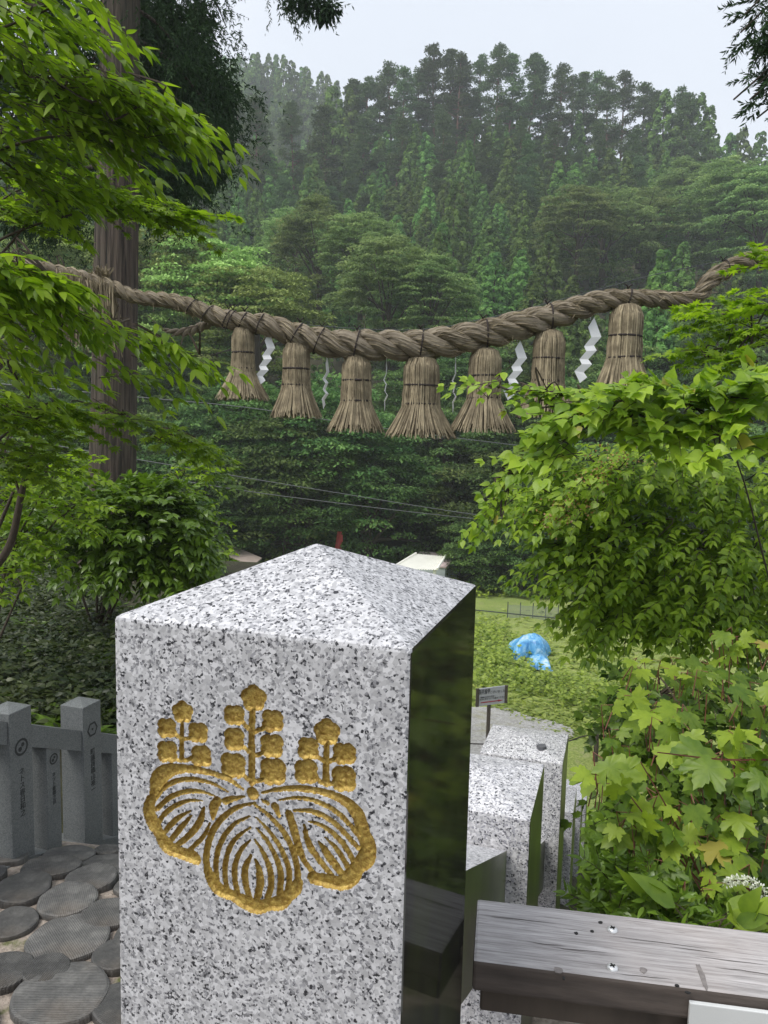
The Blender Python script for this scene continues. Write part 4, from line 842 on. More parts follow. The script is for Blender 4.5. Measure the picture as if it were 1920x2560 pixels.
mk('arm', *tube_vf([[c[0] - .06, c[1], g - .2], [c[0], c[1], c[2] - .4], [c[0] + .05, c[1], at(731, 1148, 33.5)[2]]], [.15, .15, .10], 4), red, r); mk('bracket', *box_vf([c[0] + .14, c[1] - .02, c[2] + .05], X_, Y_, UZ, .05, .06, .16), red, r)
# blue tarp lying over a heap in the field
def tarp(name, px_, py_, rx, ry, h, label, seed):
    c = hit(px_, py_); N_ = 46; u = np.linspace(-1, 1, N_); U, V_ = np.meshgrid(u, u); P = np.stack([U * 2.2 + seed, V_ * 2.2, 0 * U + seed], -1)
    edge = 1 + .5 * vnoise(P, .9); R_ = np.maximum(abs(U), abs(V_)) * .6 + np.hypot(U, V_) * .4
    fold = .55 * (1 - np.abs(vnoise(P, 1.7))) + .3 * (1 - np.abs(vnoise(P, 3.9))) - .5
    Z = h * np.clip(1.02 - R_ ** 1.8, 0, 1) ** .6 + .20 * fold * h * 1.1
    X = c[0] + U * rx * edge; Yy = c[1] + .2 + V_ * ry * edge; G = ground_z(X, Yy); J = np.arange(U.size).reshape(U.shape)
    t = NT('blue_tarp'); n1 = t.noise(t.coords('Object'), 3.2, 5, .6, 1.2); col = t.ramp(n1, (.3, (.035, .16, .40)), (.47, (.08, .30, .56)), (.58, (.22, .45, .64)), (.7, (.50, .60, .68))); t.set(Base__Color=col, Roughness=.35).bump(n1, .4, .05)
    tag(mk(name, np.stack([X, Yy, np.maximum(G + .05 + Z, G + .03)], -1).reshape(-1, 3), np.stack([J[:-1, :-1], J[:-1, 1:], J[1:, 1:], J[1:, :-1]], -1).reshape(-1, 4), t.m, smooth=True), label, 'tarp', 'blue tarps in the field')
tarp('blue_tarp', 1150, 1420, .50, .55, .55, 'crumpled blue and white tarp over a heap in the field', 3)
tarp('blue_tarp', 1168, 1448, .26, .5, .30, 'smaller trailing piece of blue tarp below the heap', 8)
# posts and barrier rope at the foot of the slope
for i, (x0, y0, yb, w, lab) in enumerate(((1285, 1577, 1648, .045, 'slim dark wooden post the barrier rope is tied to'), (1310, 1590, 1655, .085, 'thicker dark wooden post right of the rope post'), (1316, 1556, 1600, .03, 'thin dark stake behind the two wooden posts'))):
    g = hit(x0, yb + (0 if i < 2 else 20)); tp = at(x0, y0, g[1]); V, F = tube_vf([[g[0], g[1], g[2] - .2], [g[0] + .01, g[1], (g[2] + tp[2]) / 2], [g[0], g[1], tp[2]]], [w * 1.05, w, w * .95], 8); tag(mk('wooden_post', V, F, M['wood_dark']), lab, 'post', 'posts by the gravel path')
    if i == 0: post_top, gY = tp, g[1]
cable('barrier_rope', [post_top - UZ * .08, at(1255, 1592, gY), at(1222, 1602, gY - .2), at(1150, 1612, gY - .3), at(1060, 1608, gY - .4), at(990, 1606, gY - .5)], .012, 'dark rope barrier across the gravel path', 'rope', mat=M['cord'])
# net fence at the far side of the field
def net():
    a, b = hit(1096, 1336), hit(1205, 1342); r = empty('net_fence', a, 'low grey net fence at the far edge of the field', 'fence'); t = NT('grey_net'); t.set(Base__Color=(.25, .27, .28, 1), Roughness=.8)
    tb = t.n('BsdfTransparent'); v = t.coords('Object'); w1 = t.n('TexWave', Vector=v, Scale=9); w2 = t.n('TexWave', Vector=v, Scale=9, _bands_direction='Z'); f = t.math('MAXIMUM', t.ramp(w1.outputs['Fac'], (.72, (0,) * 3), (.78, (1,) * 3)), t.ramp(w2.outputs['Fac'], (.72, (0,) * 3), (.78, (1,) * 3)))
    ms = t.n('MixShader', Fac=t.math('MULTIPLY', f, .8)); t.link(tb.outputs[0], ms.inputs[1]); t.link(t.b.outputs[0], ms.inputs[2]); t.link(ms.outputs[0], t.out.inputs[0])
    for i in range(5):
        p = a + (b - a) * i / 4; mk('post', *tube_vf([[p[0], p[1], p[2] - .2], [p[0], p[1], p[2] + .62]], .018, 6), wire_m, r)
    mk('net', [[a[0], a[1] - .03, a[2]], [b[0], b[1] - .03, b[2]], [b[0], b[1] - .03, b[2] + .52], [a[0], a[1] - .03, a[2] + .52]], [(0, 1, 2, 3)], t.m, r)
net()
cable('field_wire', [at(x, y, 12.5) for x, y in ((900, 1307), (1030, 1318), (1200, 1335), (1350, 1348), (1700, 1352))], .010, 'thin dark wire sagging across the grass field', 'wire')
for pts, lab in ((((-300, 800), (290, 857), (530, 880), (760, 915), (1100, 960), (2000, 1060)), 'topmost power line behind the left tassels'), (((-300, 890), (330, 998), (700, 1060), (1030, 1112), (1300, 1140), (2000, 1190)), 'middle power line crossing the dark trees'), (((-300, 920), (420, 1043), (700, 1083), (1000, 1118), (1300, 1145), (2000, 1210)), 'lowest power line crossing the dark trees')):
    cable('power_line', [at(x, y, 26) for x, y in pts], .014, lab, 'power line', mat=simple('grey_cable', (.085, .09, .095), .5, .1, 3, bump=0), group='power lines across the valley')
# ================================================================ leaves (unit length along +Y, face up +Z)
def leaf_ovate(wmax=.24, tipq=1.6, fold=.18, curl=.16, rows=5, wavy=0):
    V, F = [[0, 0, 0]], []
    ts = np.linspace(0, 1, rows + 1)[1:-1]
    for t in ts:
        w = wmax * (math.sin(math.pi * t ** .75)) ** .9 * (1 - .35 * t ** tipq); z = -curl * t * t + wavy * math.sin(9 * t)
        V += [[-w, t, z + fold * w], [0, t, z], [w, t, z + fold * w]]
    V.append([0, 1, -curl * 1.15]); n_ = len(ts)
    F += [(0, 2, 1), (0, 3, 2)]
    for i in range(n_ - 1):
        a = 1 + 3 * i; F += [(a, a + 1, a + 4, a + 3), (a + 1, a + 2, a + 5, a + 4)]
    a = 1 + 3 * (n_ - 1); F += [(a, a + 1, len(V) - 1), (a + 1, a + 2, len(V) - 1)]
    return np.array(V, float), F
def leaf_outline(pts, ctr=(0, .34), bend=.18, fold=.10, seed=0):
    rs = random.Random(seed); V = [[ctr[0], ctr[1], .02]]; full = list(pts) + [(-x, y) for x, y in reversed(pts) if abs(x) > 1e-6]
    for x, y in full: V.append([x * rs.uniform(.93, 1.07), y * rs.uniform(.96, 1.04), -bend * ((y - .35) ** 2 + x * x * .7) + fold * abs(x) + rs.uniform(-.02, .02)])
    n_ = len(full); return np.array(V, float), [(0, 1 + (j + 1) % n_, 1 + j) for j in range(n_)]
MAPLE = [(0, 1.0), (.07, .88), (.14, .84), (.15, .74), (.21, .70), (.20, .58), (.30, .62), (.42, .74), (.54, .78), (.53, .66), (.58, .60), (.50, .50), (.50, .42), (.40, .36), (.52, .30), (.60, .18), (.48, .14), (.42, .06), (.30, .08), (.16, .0), (0, .10)]
HEART = [(0, 1.0), (.07, .85), (.20, .68), (.34, .48), (.40, .30), (.36, .12), (.24, .0), (.10, -.02), (0, .07)]
TRI = [(0, 1.0), (.06, .78), (.16, .62), (.30, .50), (.44, .55), (.36, .34), (.34, .18), (.22, .05), (.08, .03), (0, .08)]
SMALLMAPLE = [(0, 1.0), (.08, .66), (.12, .58), (.34, .84), (.44, .88), (.30, .52), (.52, .52), (.62, .46), (.34, .30), (.46, .12), (.22, .12), (0, .02)]
LV = {}
for k_, mats in (('ovate', None),): pass
def variants(fn, n_=4): return [fn(i) for i in range(n_)]
SH = {'ovate': [leaf_ovate(.25, 1.5, .20, .14), leaf_ovate(.27, 1.4, .05, .22), leaf_ovate(.23, 1.7, .30, .05), leaf_ovate(.26, 1.5, .12, .32)],
      'long': [leaf_ovate(.19, 1.2, .16, .10), leaf_ovate(.20, 1.2, .05, .16), leaf_ovate(.18, 1.3, .25, .04), leaf_ovate(.19, 1.2, .1, .24)],
      'lance': [leaf_ovate(.15, 1.3, .2, .2), leaf_ovate(.17, 1.3, .1, .3), leaf_ovate(.16, 1.2, .25, .1)],
      'round': [leaf_ovate(.36, 1.1, .15, .12), leaf_ovate(.38, 1.0, .05, .2), leaf_ovate(.34, 1.2, .22, .05)],
      'maple': [leaf_outline(MAPLE, seed=i, bend=b, fold=f) for i, (b, f) in enumerate(((.22, .05), (.35, .14), (.10, .10), (.45, .0)))],
      'heart': [leaf_outline(HEART, seed=i, bend=b, fold=f) for i, (b, f) in enumerate(((.25, .2), (.4, .08), (.12, .3)))],
      'tri': [leaf_outline(TRI, seed=i, bend=b, fold=f) for i, (b, f) in enumerate(((.25, .15), (.4, .08), (.12, .2)))],
      'star': [leaf_outline(SMALLMAPLE, seed=i, bend=b, fold=f) for i, (b, f) in enumerate(((.25, .06), (.4, .0), (.12, .12)))]}
def frames(d, nrm):
    y = norm(d); x = norm(np.cross(y, nrm)); z = np.cross(x, y); return x, y, z
def bake(pos, d, nrm, sc, shapes, var):
    x, y, z = frames(d, nrm); Vs, F3, F4, n0 = [], [], [], 0
    for k_, (V, F) in enumerate(shapes):
        m = np.where(var == k_)[0]
        if not len(m): continue
        W = pos[m][:, None] + sc[m][:, None, None] * (V[None, :, 0:1] * x[m][:, None] + V[None, :, 1:2] * y[m][:, None] + V[None, :, 2:3] * z[m][:, None])
        base = n0 + np.arange(len(m))[:, None, None] * len(V); f3 = np.array([f for f in F if len(f) == 3]).reshape(-1, 3); f4 = np.array([f for f in F if len(f) == 4]).reshape(-1, 4)
        if len(f3): F3.append((base + f3[None]).reshape(-1, 3))
        if len(f4): F4.append((base + f4[None]).reshape(-1, 4))
        Vs.append(W.reshape(-1, 3)); n0 += W.shape[0] * W.shape[1]
    return np.concatenate(Vs), ([np.concatenate(F3)] if F3 else []) + ([np.concatenate(F4)] if F4 else [])
MESH_CACHE = {}
class Plant:
    def __init__(s, name, base, label, cat, group, shape, mat, twig='twig', seed=1):
        s.root = empty(name, base, label, cat, group); s.base = np.array(base, float); s.shape, s.mat, s.twig = shape, mat, twig; s.L = []; s.tw = []; s.stems = []; s.rs = np.random.default_rng(seed)
    def leafset(s, pos, d, nrm, sc): s.L.append((np.atleast_2d(pos), np.atleast_2d(d), np.atleast_2d(nrm), np.atleast_1d(sc)))
    def spray(s, p, d, L, n_, ll, droop=.25, up_=UZ, alt=False, flat=1.0, r=.0022):
        """a twig with leaves in pairs (or alternate), roughly in one plane"""
        d = norm(d); t = np.linspace(0, 1, n_ + 1); path = p + d * (L * t)[:, None] - UZ * (droop * L * t * t)[:, None]; s.tw.append((path[::2] if n_ > 4 else path, r, r * .4))
        side = norm(np.cross(d, up_)); tang = norm(np.gradient(path, axis=0)); pos, dr, nr, sc = [], [], [], []
        for i in range(1, n_ + 1):
            for sg in ((1, -1) if not alt else ((1,) if i % 2 else (-1,))):
                j = s.rs.normal(0, .16, 3); dd = tang[i] * .75 + side * sg * .8 - UZ * .22 * droop * 2 + j; pos.append(path[i]); dr.append(dd); nr.append(up_ * flat + side * sg * .15 + s.rs.normal(0, .28, 3)); sc.append(ll * s.rs.uniform(.75, 1.15) * (1.0 - .25 * abs(t[i] - .55)))
        pos.append(path[-1]); dr.append(tang[-1] + s.rs.normal(0, .1, 3)); nr.append(up_ + s.rs.normal(0, .25, 3)); sc.append(ll * s.rs.uniform(.8, 1.1))
        s.leafset(np.array(pos), np.array(dr), np.array(nr), np.array(sc))
    def blob(s, px_, py_, Y, rx, ry, rd, n_, d, L=.35, nl=6, ll=.07, droop=.3, spread=.45, up_=UZ, alt=False, shell=.5, connect=.25, flat=1.0, stem=None):
        """n_ sprays in a body of foliage given by its photo position and depth; d = general growth direction"""
        c = at(px_, py_, Y); RX_, RZ_ = px_size(rx, Y), px_size(ry, Y); hub = c - norm(np.array(d, float)) * np.array([RX_, rd, RZ_]).min() * .7
        if stem is not None: s.stems.append((stem, hub))
        for _ in range(n_):
            v = norm(s.rs.normal(size=3)) * s.rs.uniform(0, 1) ** shell; p = c + v * [RX_, rd, RZ_]
            dd = norm(np.array(d, float)) + v * spread + s.rs.normal(0, .22, 3); q = p - norm(dd) * L * .5
            s.spray(q, dd, L * s.rs.uniform(.7, 1.2), nl, ll, droop, norm(np.array(up_) + s.rs.normal(0, .2, 3)), alt, flat)
            if s.rs.random() < connect:
                m = (q + hub) / 2 + s.rs.normal(0, .05, 3); s.tw.append((smooth_path([hub, m, q], 3), .006, .0025))
    def single(s, px_, py_, Y, rx, ry, rd, n_, ll, face=(0, -.5, .85), d=(0, -.6, -.5), pet=.12, jit=.5):
        """single large leaves on red-brown stalks"""
        c = at(px_, py_, Y); R_ = np.array([px_size(rx, Y), rd, px_size(ry, Y)])
        for _ in range(n_):
            v = norm(s.rs.normal(size=3)) * s.rs.uniform(0, 1) ** .45; p = c + v * R_; dd = np.array(d) + np.array([s.rs.normal(0, .8), s.rs.normal(0, .35), s.rs.normal(0, .3)]); nr = np.array(face) + s.rs.normal(0, jit, 3)
            s.leafset(p, dd, nr, ll * s.rs.uniform(.6, 1.2)); s.tw.append((np.array([p - norm(dd) * pet * .2 - UZ * pet * .9 + s.rs.normal(0, .02, 3), p - norm(dd) * pet * .35 - UZ * .15 * pet, p]), .0022, .0014))
    def finish(s, nobj=300, stem_r=.03):
        pos, d, nr, sc = (np.concatenate(a) for a in zip(*s.L)); shp = SH[s.shape]; var = s.rs.integers(0, len(shp), len(pos))
        for a, h in s.stems:
            a = np.array(a, float); m1 = a + (h - a) * .4 + [0, 0, .12 * np.linalg.norm(h - a)] + s.rs.normal(0, .06, 3); m2 = a + (h - a) * .75 + [0, 0, .10 * np.linalg.norm(h - a)]
            path = smooth_path([a, m1, m2, h], 6); mk('branch', *tube_vf(path, np.linspace(stem_r, stem_r * .3, len(path)), 7), M[s.twig], s.root, True)
        if s.tw:
            Vs, Fs, n0 = [], [], 0
            for path, r0, r1 in s.tw:
                V, F = tube_vf(path, np.linspace(r0, r1, len(path)), 3, False); Vs.append(V); Fs.append(np.array(F) + n0); n0 += len(V)
            tag(mk('twigs', np.concatenate(Vs), np.concatenate(Fs), M[s.twig], s.root), kind='stuff')
        q = project(pos); vis = (q[:, 0] > -10) & (q[:, 0] < 1669) & (q[:, 1] > -10) & (q[:, 1] < 2222) & (q[:, 2] > .1); score = np.where(vis, sc / np.maximum(q[:, 2], .2), 0)
        order = np.argsort(-score); sel = order[:nobj]; sel = sel[score[sel] > 0]; rest = np.setdiff1d(np.arange(len(pos)), sel)
        x, y, z = frames(d, nr); o0 = origin(s.root)
        for i in sel:
            key = (s.shape, int(var[i]), s.mat)
            if key not in MESH_CACHE: MESH_CACHE[key] = make_mesh('leaf', *shp[var[i]], M[s.mat], True)
            o = bpy.data.objects.new('leaf', MESH_CACHE[key]); COL.objects.link(o); o.parent = s.root; k_ = sc[i]; p = pos[i] - o0
            o.matrix_basis = Matrix(((x[i, 0] * k_, y[i, 0] * k_, z[i, 0] * k_, p[0]), (x[i, 1] * k_, y[i, 1] * k_, z[i, 1] * k_, p[1]), (x[i, 2] * k_, y[i, 2] * k_, z[i, 2] * k_, p[2]), (0, 0, 0, 1)))
        if len(rest):
            V, F = bake(pos[rest], d[rest], nr[rest], sc[rest], shp, var[rest]); tag(mk('foliage', V, F, M[s.mat], s.root, True), kind='stuff')
        return s.root

# ================================================================ far trees: prototypes
def blade_quads(C, D, Nn, L, W):
    """kite shaped leaf clusters: centre, direction, normal, length, width"""
    D = norm(D); S_ = norm(np.cross(D, Nn)); Nz = np.cross(S_, D); L = np.reshape(L, (-1, 1)); W = np.reshape(W, (-1, 1))
    V = np.stack([C - D * L * .45, C + S_ * W - D * L * .02, C + D * L * .55 - Nz * L * .12, C - S_ * W - D * L * .02], 1); return V.reshape(-1, 3), (np.arange(len(C))[:, None] * 4 + np.arange(4))
def tree_obj(name, V, F, tint, mat, trunk_paths, tmat):
    r = empty(name); mk('crown', V, F, M[mat], r, False, attrs={'tint': tint}, world=False)
    mb = MB()
    for P, R_ in trunk_paths: mb.add(*tube_vf(P, R_, 6))
    o = mb.obj('trunk', M[tmat], r); return r
def cedar_proto(h, rmax, seed, dens=1.0, base=.12, bl=.46):
    rs = np.random.default_rng(seed); C, D, N_, Ls, Ws, T = [], [], [], [], [], []; z = base * h
    while z < h * .985:
        f = (z / h - base) / (1 - base); R_ = rmax * (1 - f) ** .78 * (.75 + .25 * math.sin(min(f * 9, 1.57))) * rs.uniform(.82, 1.15) + .12; nc = max(3, int(2 * math.pi * R_ / 1.35 * dens)); a0 = rs.uniform(0, 6)
        for k_ in range(nc):
            a = a0 + k_ * 6.283 / nc + rs.normal(0, .2); r_ = R_ * rs.uniform(.62, 1.08); c = np.array([math.cos(a) * r_, math.sin(a) * r_, z + rs.normal(0, .25) + .12 * r_]); out = np.array([math.cos(a), math.sin(a), .55]); nb = int(46 * dens); u = norm(rs.normal(size=(nb, 3)) + out * .9 + [0, 0, .5]); sz = .74 * (1 - .35 * f) * rs.uniform(.75, 1.25)
            C.append(c + u * sz * rs.uniform(.75, 1, (nb, 1)) * [1, 1, 1.15]); D.append(np.cross(u, rs.normal(size=(nb, 3))) - [0, 0, .3]); N_.append(u * 1.3 + [0, 0, .2] + rs.normal(0, .22, (nb, 3))); Ls.append(bl * rs.uniform(.7, 1.2, nb)); Ws.append(bl * .34 * rs.uniform(.8, 1.2, nb)); T.append(np.repeat(np.clip(rs.normal(.5, .28), 0, 1), nb))
        z += .85 * (1 - .35 * f) * rs.uniform(.85, 1.15)
    V, F = blade_quads(*(np.concatenate(a) for a in (C, D, N_, Ls, Ws))); tz = np.linspace(0, h * .97, 9)
    return tree_obj('cedar_tree', V, F, np.repeat(np.concatenate(T), 4), 'c_cedar', [(np.stack([.1 * np.sin(tz), .1 * np.cos(tz), tz], -1), np.linspace(.26, .03, 9))], 'bark')
def pad(rs, c, R_, n_, thick, bl, lift=.3, flat=.9):
    a = rs.uniform(0, 6.283, n_); r_ = R_ * np.sqrt(rs.uniform(0, 1, n_)); o = np.stack([np.cos(a), np.sin(a), 0 * a], -1); P = c + o * r_[:, None] + np.stack([0 * a, 0 * a, rs.normal(0, thick, n_) - .22 * r_ ** 2 / max(R_, .1)], -1)
    return P, o * rs.uniform(.3, 1, (n_, 1)) + np.stack([rs.normal(0, .3, n_), rs.normal(0, .3, n_), rs.normal(lift, .3, n_)], -1), rs.normal(0, .45, (n_, 3)) + [0, 0, flat], bl * rs.uniform(.65, 1.25, n_), bl * .27 * rs.uniform(.8, 1.2, n_)
def pine_proto(h, seed, rmax=3.2):
    rs = np.random.default_rng(seed); A = []; T = []; paths = []; tz = np.linspace(0, h * .97, 10); bx, by = rs.normal(0, .25), rs.normal(0, .25); tr = np.stack([bx * np.sin(tz * .35), by * np.sin(tz * .3 + 1) - by * math.sin(1), tz], -1); paths.append((tr, np.linspace(.24, .05, 10)))
    for k_ in range(44):
        z = h * rs.uniform(.36, .985); f = (z / h - .36) / .64; L = rmax * (1 - f) ** .85 * rs.uniform(.45, 1.05) + .25; a = rs.uniform(0, 6.283); p0 = np.array([np.interp(z, tz, tr[:, 0]), np.interp(z, tz, tr[:, 1]), z]); e = p0 + [math.cos(a) * L, math.sin(a) * L, .25 * L]; paths.append((np.array([p0, (p0 + e) / 2 - [0, 0, .1], e]), np.array([.07, .05, .02])))
        for q in (.5, .78, 1.0):
            c = p0 + (e - p0) * q + rs.normal(0, .2, 3); n_ = 56; A.append(pad(rs, c, .55 + .45 * rs.random(), n_, .09, .34, .35, 1.1)); T.append(np.repeat(np.clip(rs.normal(.5, .25), 0, 1), n_))
    c = tr[-1]; A.append(pad(rs, c, .5, 40, .3, .34, 1.0, .3)); T.append(np.repeat(.5, 40))
    V, F = blade_quads(*(np.concatenate([a[i] for a in A]) for i in range(5))); return tree_obj('pine_tree', V, F, np.repeat(np.concatenate(T), 4), 'c_pine', paths, 'pine_bark')
def broad_proto(h, R_, seed, mat, n_pads=130, bl=.32, padr=.95, name='broadleaf_tree', low=.08, nl=46):
    rs = np.random.default_rng(seed); A, T = [], []; zc = h * (.5 + low * .5); paths = [(np.array([[0, 0, 0], [.15, .1, h * .3], [.1, .2, h * .62]]), np.array([.34, .26, .12]))]
    for k_ in range(n_pads):
        u = norm(rs.normal(size=3)); u[2] = abs(u[2]) if rs.random() < .5 else u[2]; q = rs.uniform(.55, 1) ** .5; lump = 1 + .22 * vnoise((u * 1.7 + seed)[None], 1.0)[0]
        c = np.array([u[0] * R_, u[1] * R_, zc + u[2] * (h - zc) * (1 if u[2] > 0 else 1.0 * (zc - low * h) / (h - zc))]); c = np.array([0, 0, zc]) + (c - [0, 0, zc]) * q * lump
        pr = padr * rs.uniform(.6, 1.3); n_ = int(nl * pr / padr); A.append(pad(rs, c, pr, n_, .06, bl, -.02, 1.6)); T.append(np.repeat(np.clip(rs.normal(.5, .28), 0, 1), n_))
        if k_ % 22 == 0: paths.append((np.array([[.12, .15, h * rs.uniform(.25, .55)], c * .55 + [0, 0, zc * .35], c]), np.array([.12, .07, .02])))
    V, F = blade_quads(*(np.concatenate([a[i] for a in A]) for i in range(5))); return tree_obj(name, V, F, np.repeat(np.concatenate(T), 4), mat, paths, 'twig')
CED = [cedar_proto(15, 3.0, 1), cedar_proto(16.5, 2.8, 2), cedar_proto(14, 3.2, 3), cedar_proto(17, 2.6, 4)]
PIN = [pine_proto(18, 5), pine_proto(17, 6, 2.8), pine_proto(19, 7, 3.6)]
BRO = [broad_proto(12, 5.0, 8, 'c_broad', 210, .34, 1.05, nl=90), broad_proto(10, 4.2, 9, 'c_broad', 170, .32, .95, nl=80), broad_proto(13, 5.6, 10, 'c_broad', 250, .34, 1.05, nl=90)]
PAL = [broad_proto(9, 4.4, 12, 'c_pale', 210, .26, .95, nl=90), broad_proto(8, 4.0, 13, 'c_pale', 180, .26, .9, nl=90)]
DRK = [broad_proto(8.5, 3.4, 14, 'c_dark', 190, .21, .85, low=.06, nl=105), broad_proto(9.5, 3.8, 15, 'c_dark', 220, .21, .95, low=.04, nl=115), broad_proto(7.5, 3.2, 16, 'c_dark', 170, .20, .8, low=.03, nl=100)]
used_proto = set()
def plant_tree(protos, x, y, sc, label, cat, group, sink=.3, k_=None, zs=None):
    p = protos[random.randrange(len(protos)) if k_ is None else k_ % len(protos)]
    if p.name in used_proto: o = copy_tree(p)
    else: o = p; used_proto.add(p.name)
    o.location = (x, y, g1(x, y) - sink); o.rotation_euler = (random.gauss(0, .02), random.gauss(0, .02), random.uniform(0, 6.283)); s_ = sc * random.uniform(.95, 1.05); o.scale = (s_, s_, (zs or 1) * sc); tag(o, label, cat, group); return o
HT = {id(p): h for p, h in zip(CED + PIN, (15, 16.5, 14, 17, 18, 17, 19))}
def tree_to(protos, px_, ytop, Y, label, cat, group, k_=None, wide=1.0):
    """a tree whose tip stands at a given height in the photo, rooted on the ground at depth Y"""
    t = at(px_, ytop, Y); p = protos[random.randrange(len(protos)) if k_ is None else k_ % len(protos)]; g = g1(t[0], t[1]); sc = max(.35, (t[2] - g) / HT[id(p)])
    o = plant_tree([p], t[0], t[1], 1.0, label, cat, group, 0.0); s_ = min(max(sc, .6), 1.25) * wide; o.scale = (s_, s_, sc); return o
# skyline
for i, (x, y) in enumerate([(466, 132), (486, 126), (505, 130), (522, 121), (541, 116), (558, 118), (577, 121), (596, 126), (614, 128), (634, 136), (652, 147), (668, 152), (690, 156), (708, 164), (728, 180), (430, 120), (405, 118), (450, 140), (530, 140), (600, 150), (660, 172), (560, 140)]):
    tree_to(CED, x, y, FAR_Y + random.uniform(-12, 6), 'hazy conifer on the far misty peak at the left', 'tree', 'trees on the far peak')
for x, y in [(752, 172), (778, 184), (800, 168), (822, 158), (850, 134), (874, 148), (902, 150), (925, 128), (946, 96), (968, 112), (990, 116), (1016, 122), (1048, 118), (1076, 98), (1104, 118), (1147, 115), (1186, 126), (1211, 138), (1240, 166), (1262, 160), (1294, 157), (1322, 168), (1350, 158), (1397, 181), (1424, 196), (1465, 187), (1490, 200)]:
    tree_to(PIN, x, y, RIDGE_Y + random.uniform(-7, 2), 'tall pine with a bare trunk on the ridge skyline', 'tree', 'ridge pines')
for x, y in [(1440, 200), (1513, 212), (1530, 240), (1480, 225), (720, 190), (765, 200)]: tree_to(CED, x, y, RIDGE_Y - 6, 'dark cedar at the drop of the ridge line', 'tree', 'ridge cedars')
for x, y in [(1570, 292), (1605, 284), (1640, 292), (1690, 300), (1545, 300)]: tree_to(CED, x, y, RIDGE_Y + 2, 'low conifer on the right shoulder of the ridge', 'tree', 'shoulder conifers')
for x, y in [(780, 255), (860, 250), (700, 230), (950, 245), (1030, 260), (1120, 262), (1200, 265), (1290, 270), (640, 225), (560, 210), (500, 215), (1370, 280), (1010, 300), (1080, 320), (905, 310), (820, 320)]:
    tree_to(PIN, x, y, RIDGE_Y - random.uniform(14, 22), 'pine on the upper slope just below the ridge', 'tree', 'upper slope pines')
SPECIAL = []
# special broadleaf trees
for x, y, Y, pr, sc, lab in [(1310, 470, 78, BRO, 1.05, 'large rounded grey green broadleaf tree on the right slope'), (1385, 455, 82, BRO, .8, 'rounded broadleaf tree right of the largest one on the slope'), (1250, 500, 74, BRO, .7, 'smaller rounded broadleaf tree left of the largest one on the slope'), (1560, 450, 80, BRO, .95, 'broadleaf tree on the slope near the right edge'), (1650, 480, 76, BRO, .9, 'broadleaf tree cut by the right edge on the slope'), (1490, 420, 92, BRO, .8, 'broadleaf tree high on the right slope'),
                              (690, 540, 60, BRO, .75, 'soft green broadleaf tree left of the slope centre'), (780, 560, 57, BRO, .6, 'soft green broadleaf tree near the slope centre'), (640, 500, 68, BRO, .7, 'soft green broadleaf tree high left of centre'),
                              (370, 640, 44, PAL, 1.0, 'pale yellow green tree right of the cedar trunk'), (460, 650, 43, PAL, .95, 'pale yellow green tree above the leftmost tassel'), (150, 600, 46, PAL, 1.0, 'pale yellow green tree left of the cedar trunk'), (560, 690, 40, PAL, .75, 'pale green tree behind the second tassel'), (300, 720, 41, PAL, .7, 'pale green tree low behind the cedar trunk'), (840, 640, 50, BRO, .7, 'broadleaf tree above the third and fourth tassels'), (930, 650, 49, BRO, .55, 'small broadleaf tree above the largest tassel'), (50, 680, 44, PAL, .8, 'pale green tree at the left edge')]:
    SPECIAL.append((at(x, y, Y)[0], Y, sc)); t = at(x, y, Y); g = g1(t[0], t[1]); H_ = {id(BRO): 11.7, id(PAL): 8.5}[id(pr)] * sc; plant_tree(pr, t[0], Y, sc, lab, 'tree', None, sink=max(0, g + H_ * .62 - t[2]) if g + H_ * .62 > t[2] else 0).location.z = t[2] - H_ * .62
# dark layered trees at the foot of the slope
n_ = 0
for x, y, Y, sc in [(330, 960, 37, 1.0), (430, 1000, 35.5, 1.0), (540, 960, 37.5, 1.05), (620, 1020, 35.5, 1.0), (720, 980, 37, 1.05), (800, 1050, 36, 1.0), (470, 1100, 34.6, .75), (660, 1120, 34.6, .8), (560, 860, 41, 1.0), (680, 880, 42, 1.0), (800, 900, 41, .95), (430, 860, 41, 1.0), (330, 850, 42, .9), (1060, 1090, 36, .95), (1160, 1080, 35, 1.0), (1250, 1120, 34.5, .9), (980, 960, 40, .95), (1090, 940, 41, 1.0), (1190, 950, 40, 1.0), (1300, 960, 39, 1.0), (1050, 1210, 33.6, .55), (1120, 1230, 33, .55), (1400, 1050, 36, 1.0), (1520, 1080, 36, 1.0), (1640, 1060, 36, 1.0), (900, 880, 45, .9), (1000, 860, 46, .9), (1120, 830, 47, .9), (1250, 850, 46, .9), (200, 930, 38, 1.0), (90, 950, 38, 1.0), (-20, 930, 38, 1.0), (1400, 900, 44, 1.0), (1530, 900, 44, 1.0), (1650, 900, 44, 1.0)]:
    t = at(x, y, Y); H_ = 8.5 * sc; o = plant_tree(DRK, t[0], Y, sc, 'dark layered tree in the thicket at the foot of the slope', 'tree', 'thicket at the foot of the slope'); o.location.z = max(min(o.location.z, t[2] - H_ * .5), o.location.z - 1.5)
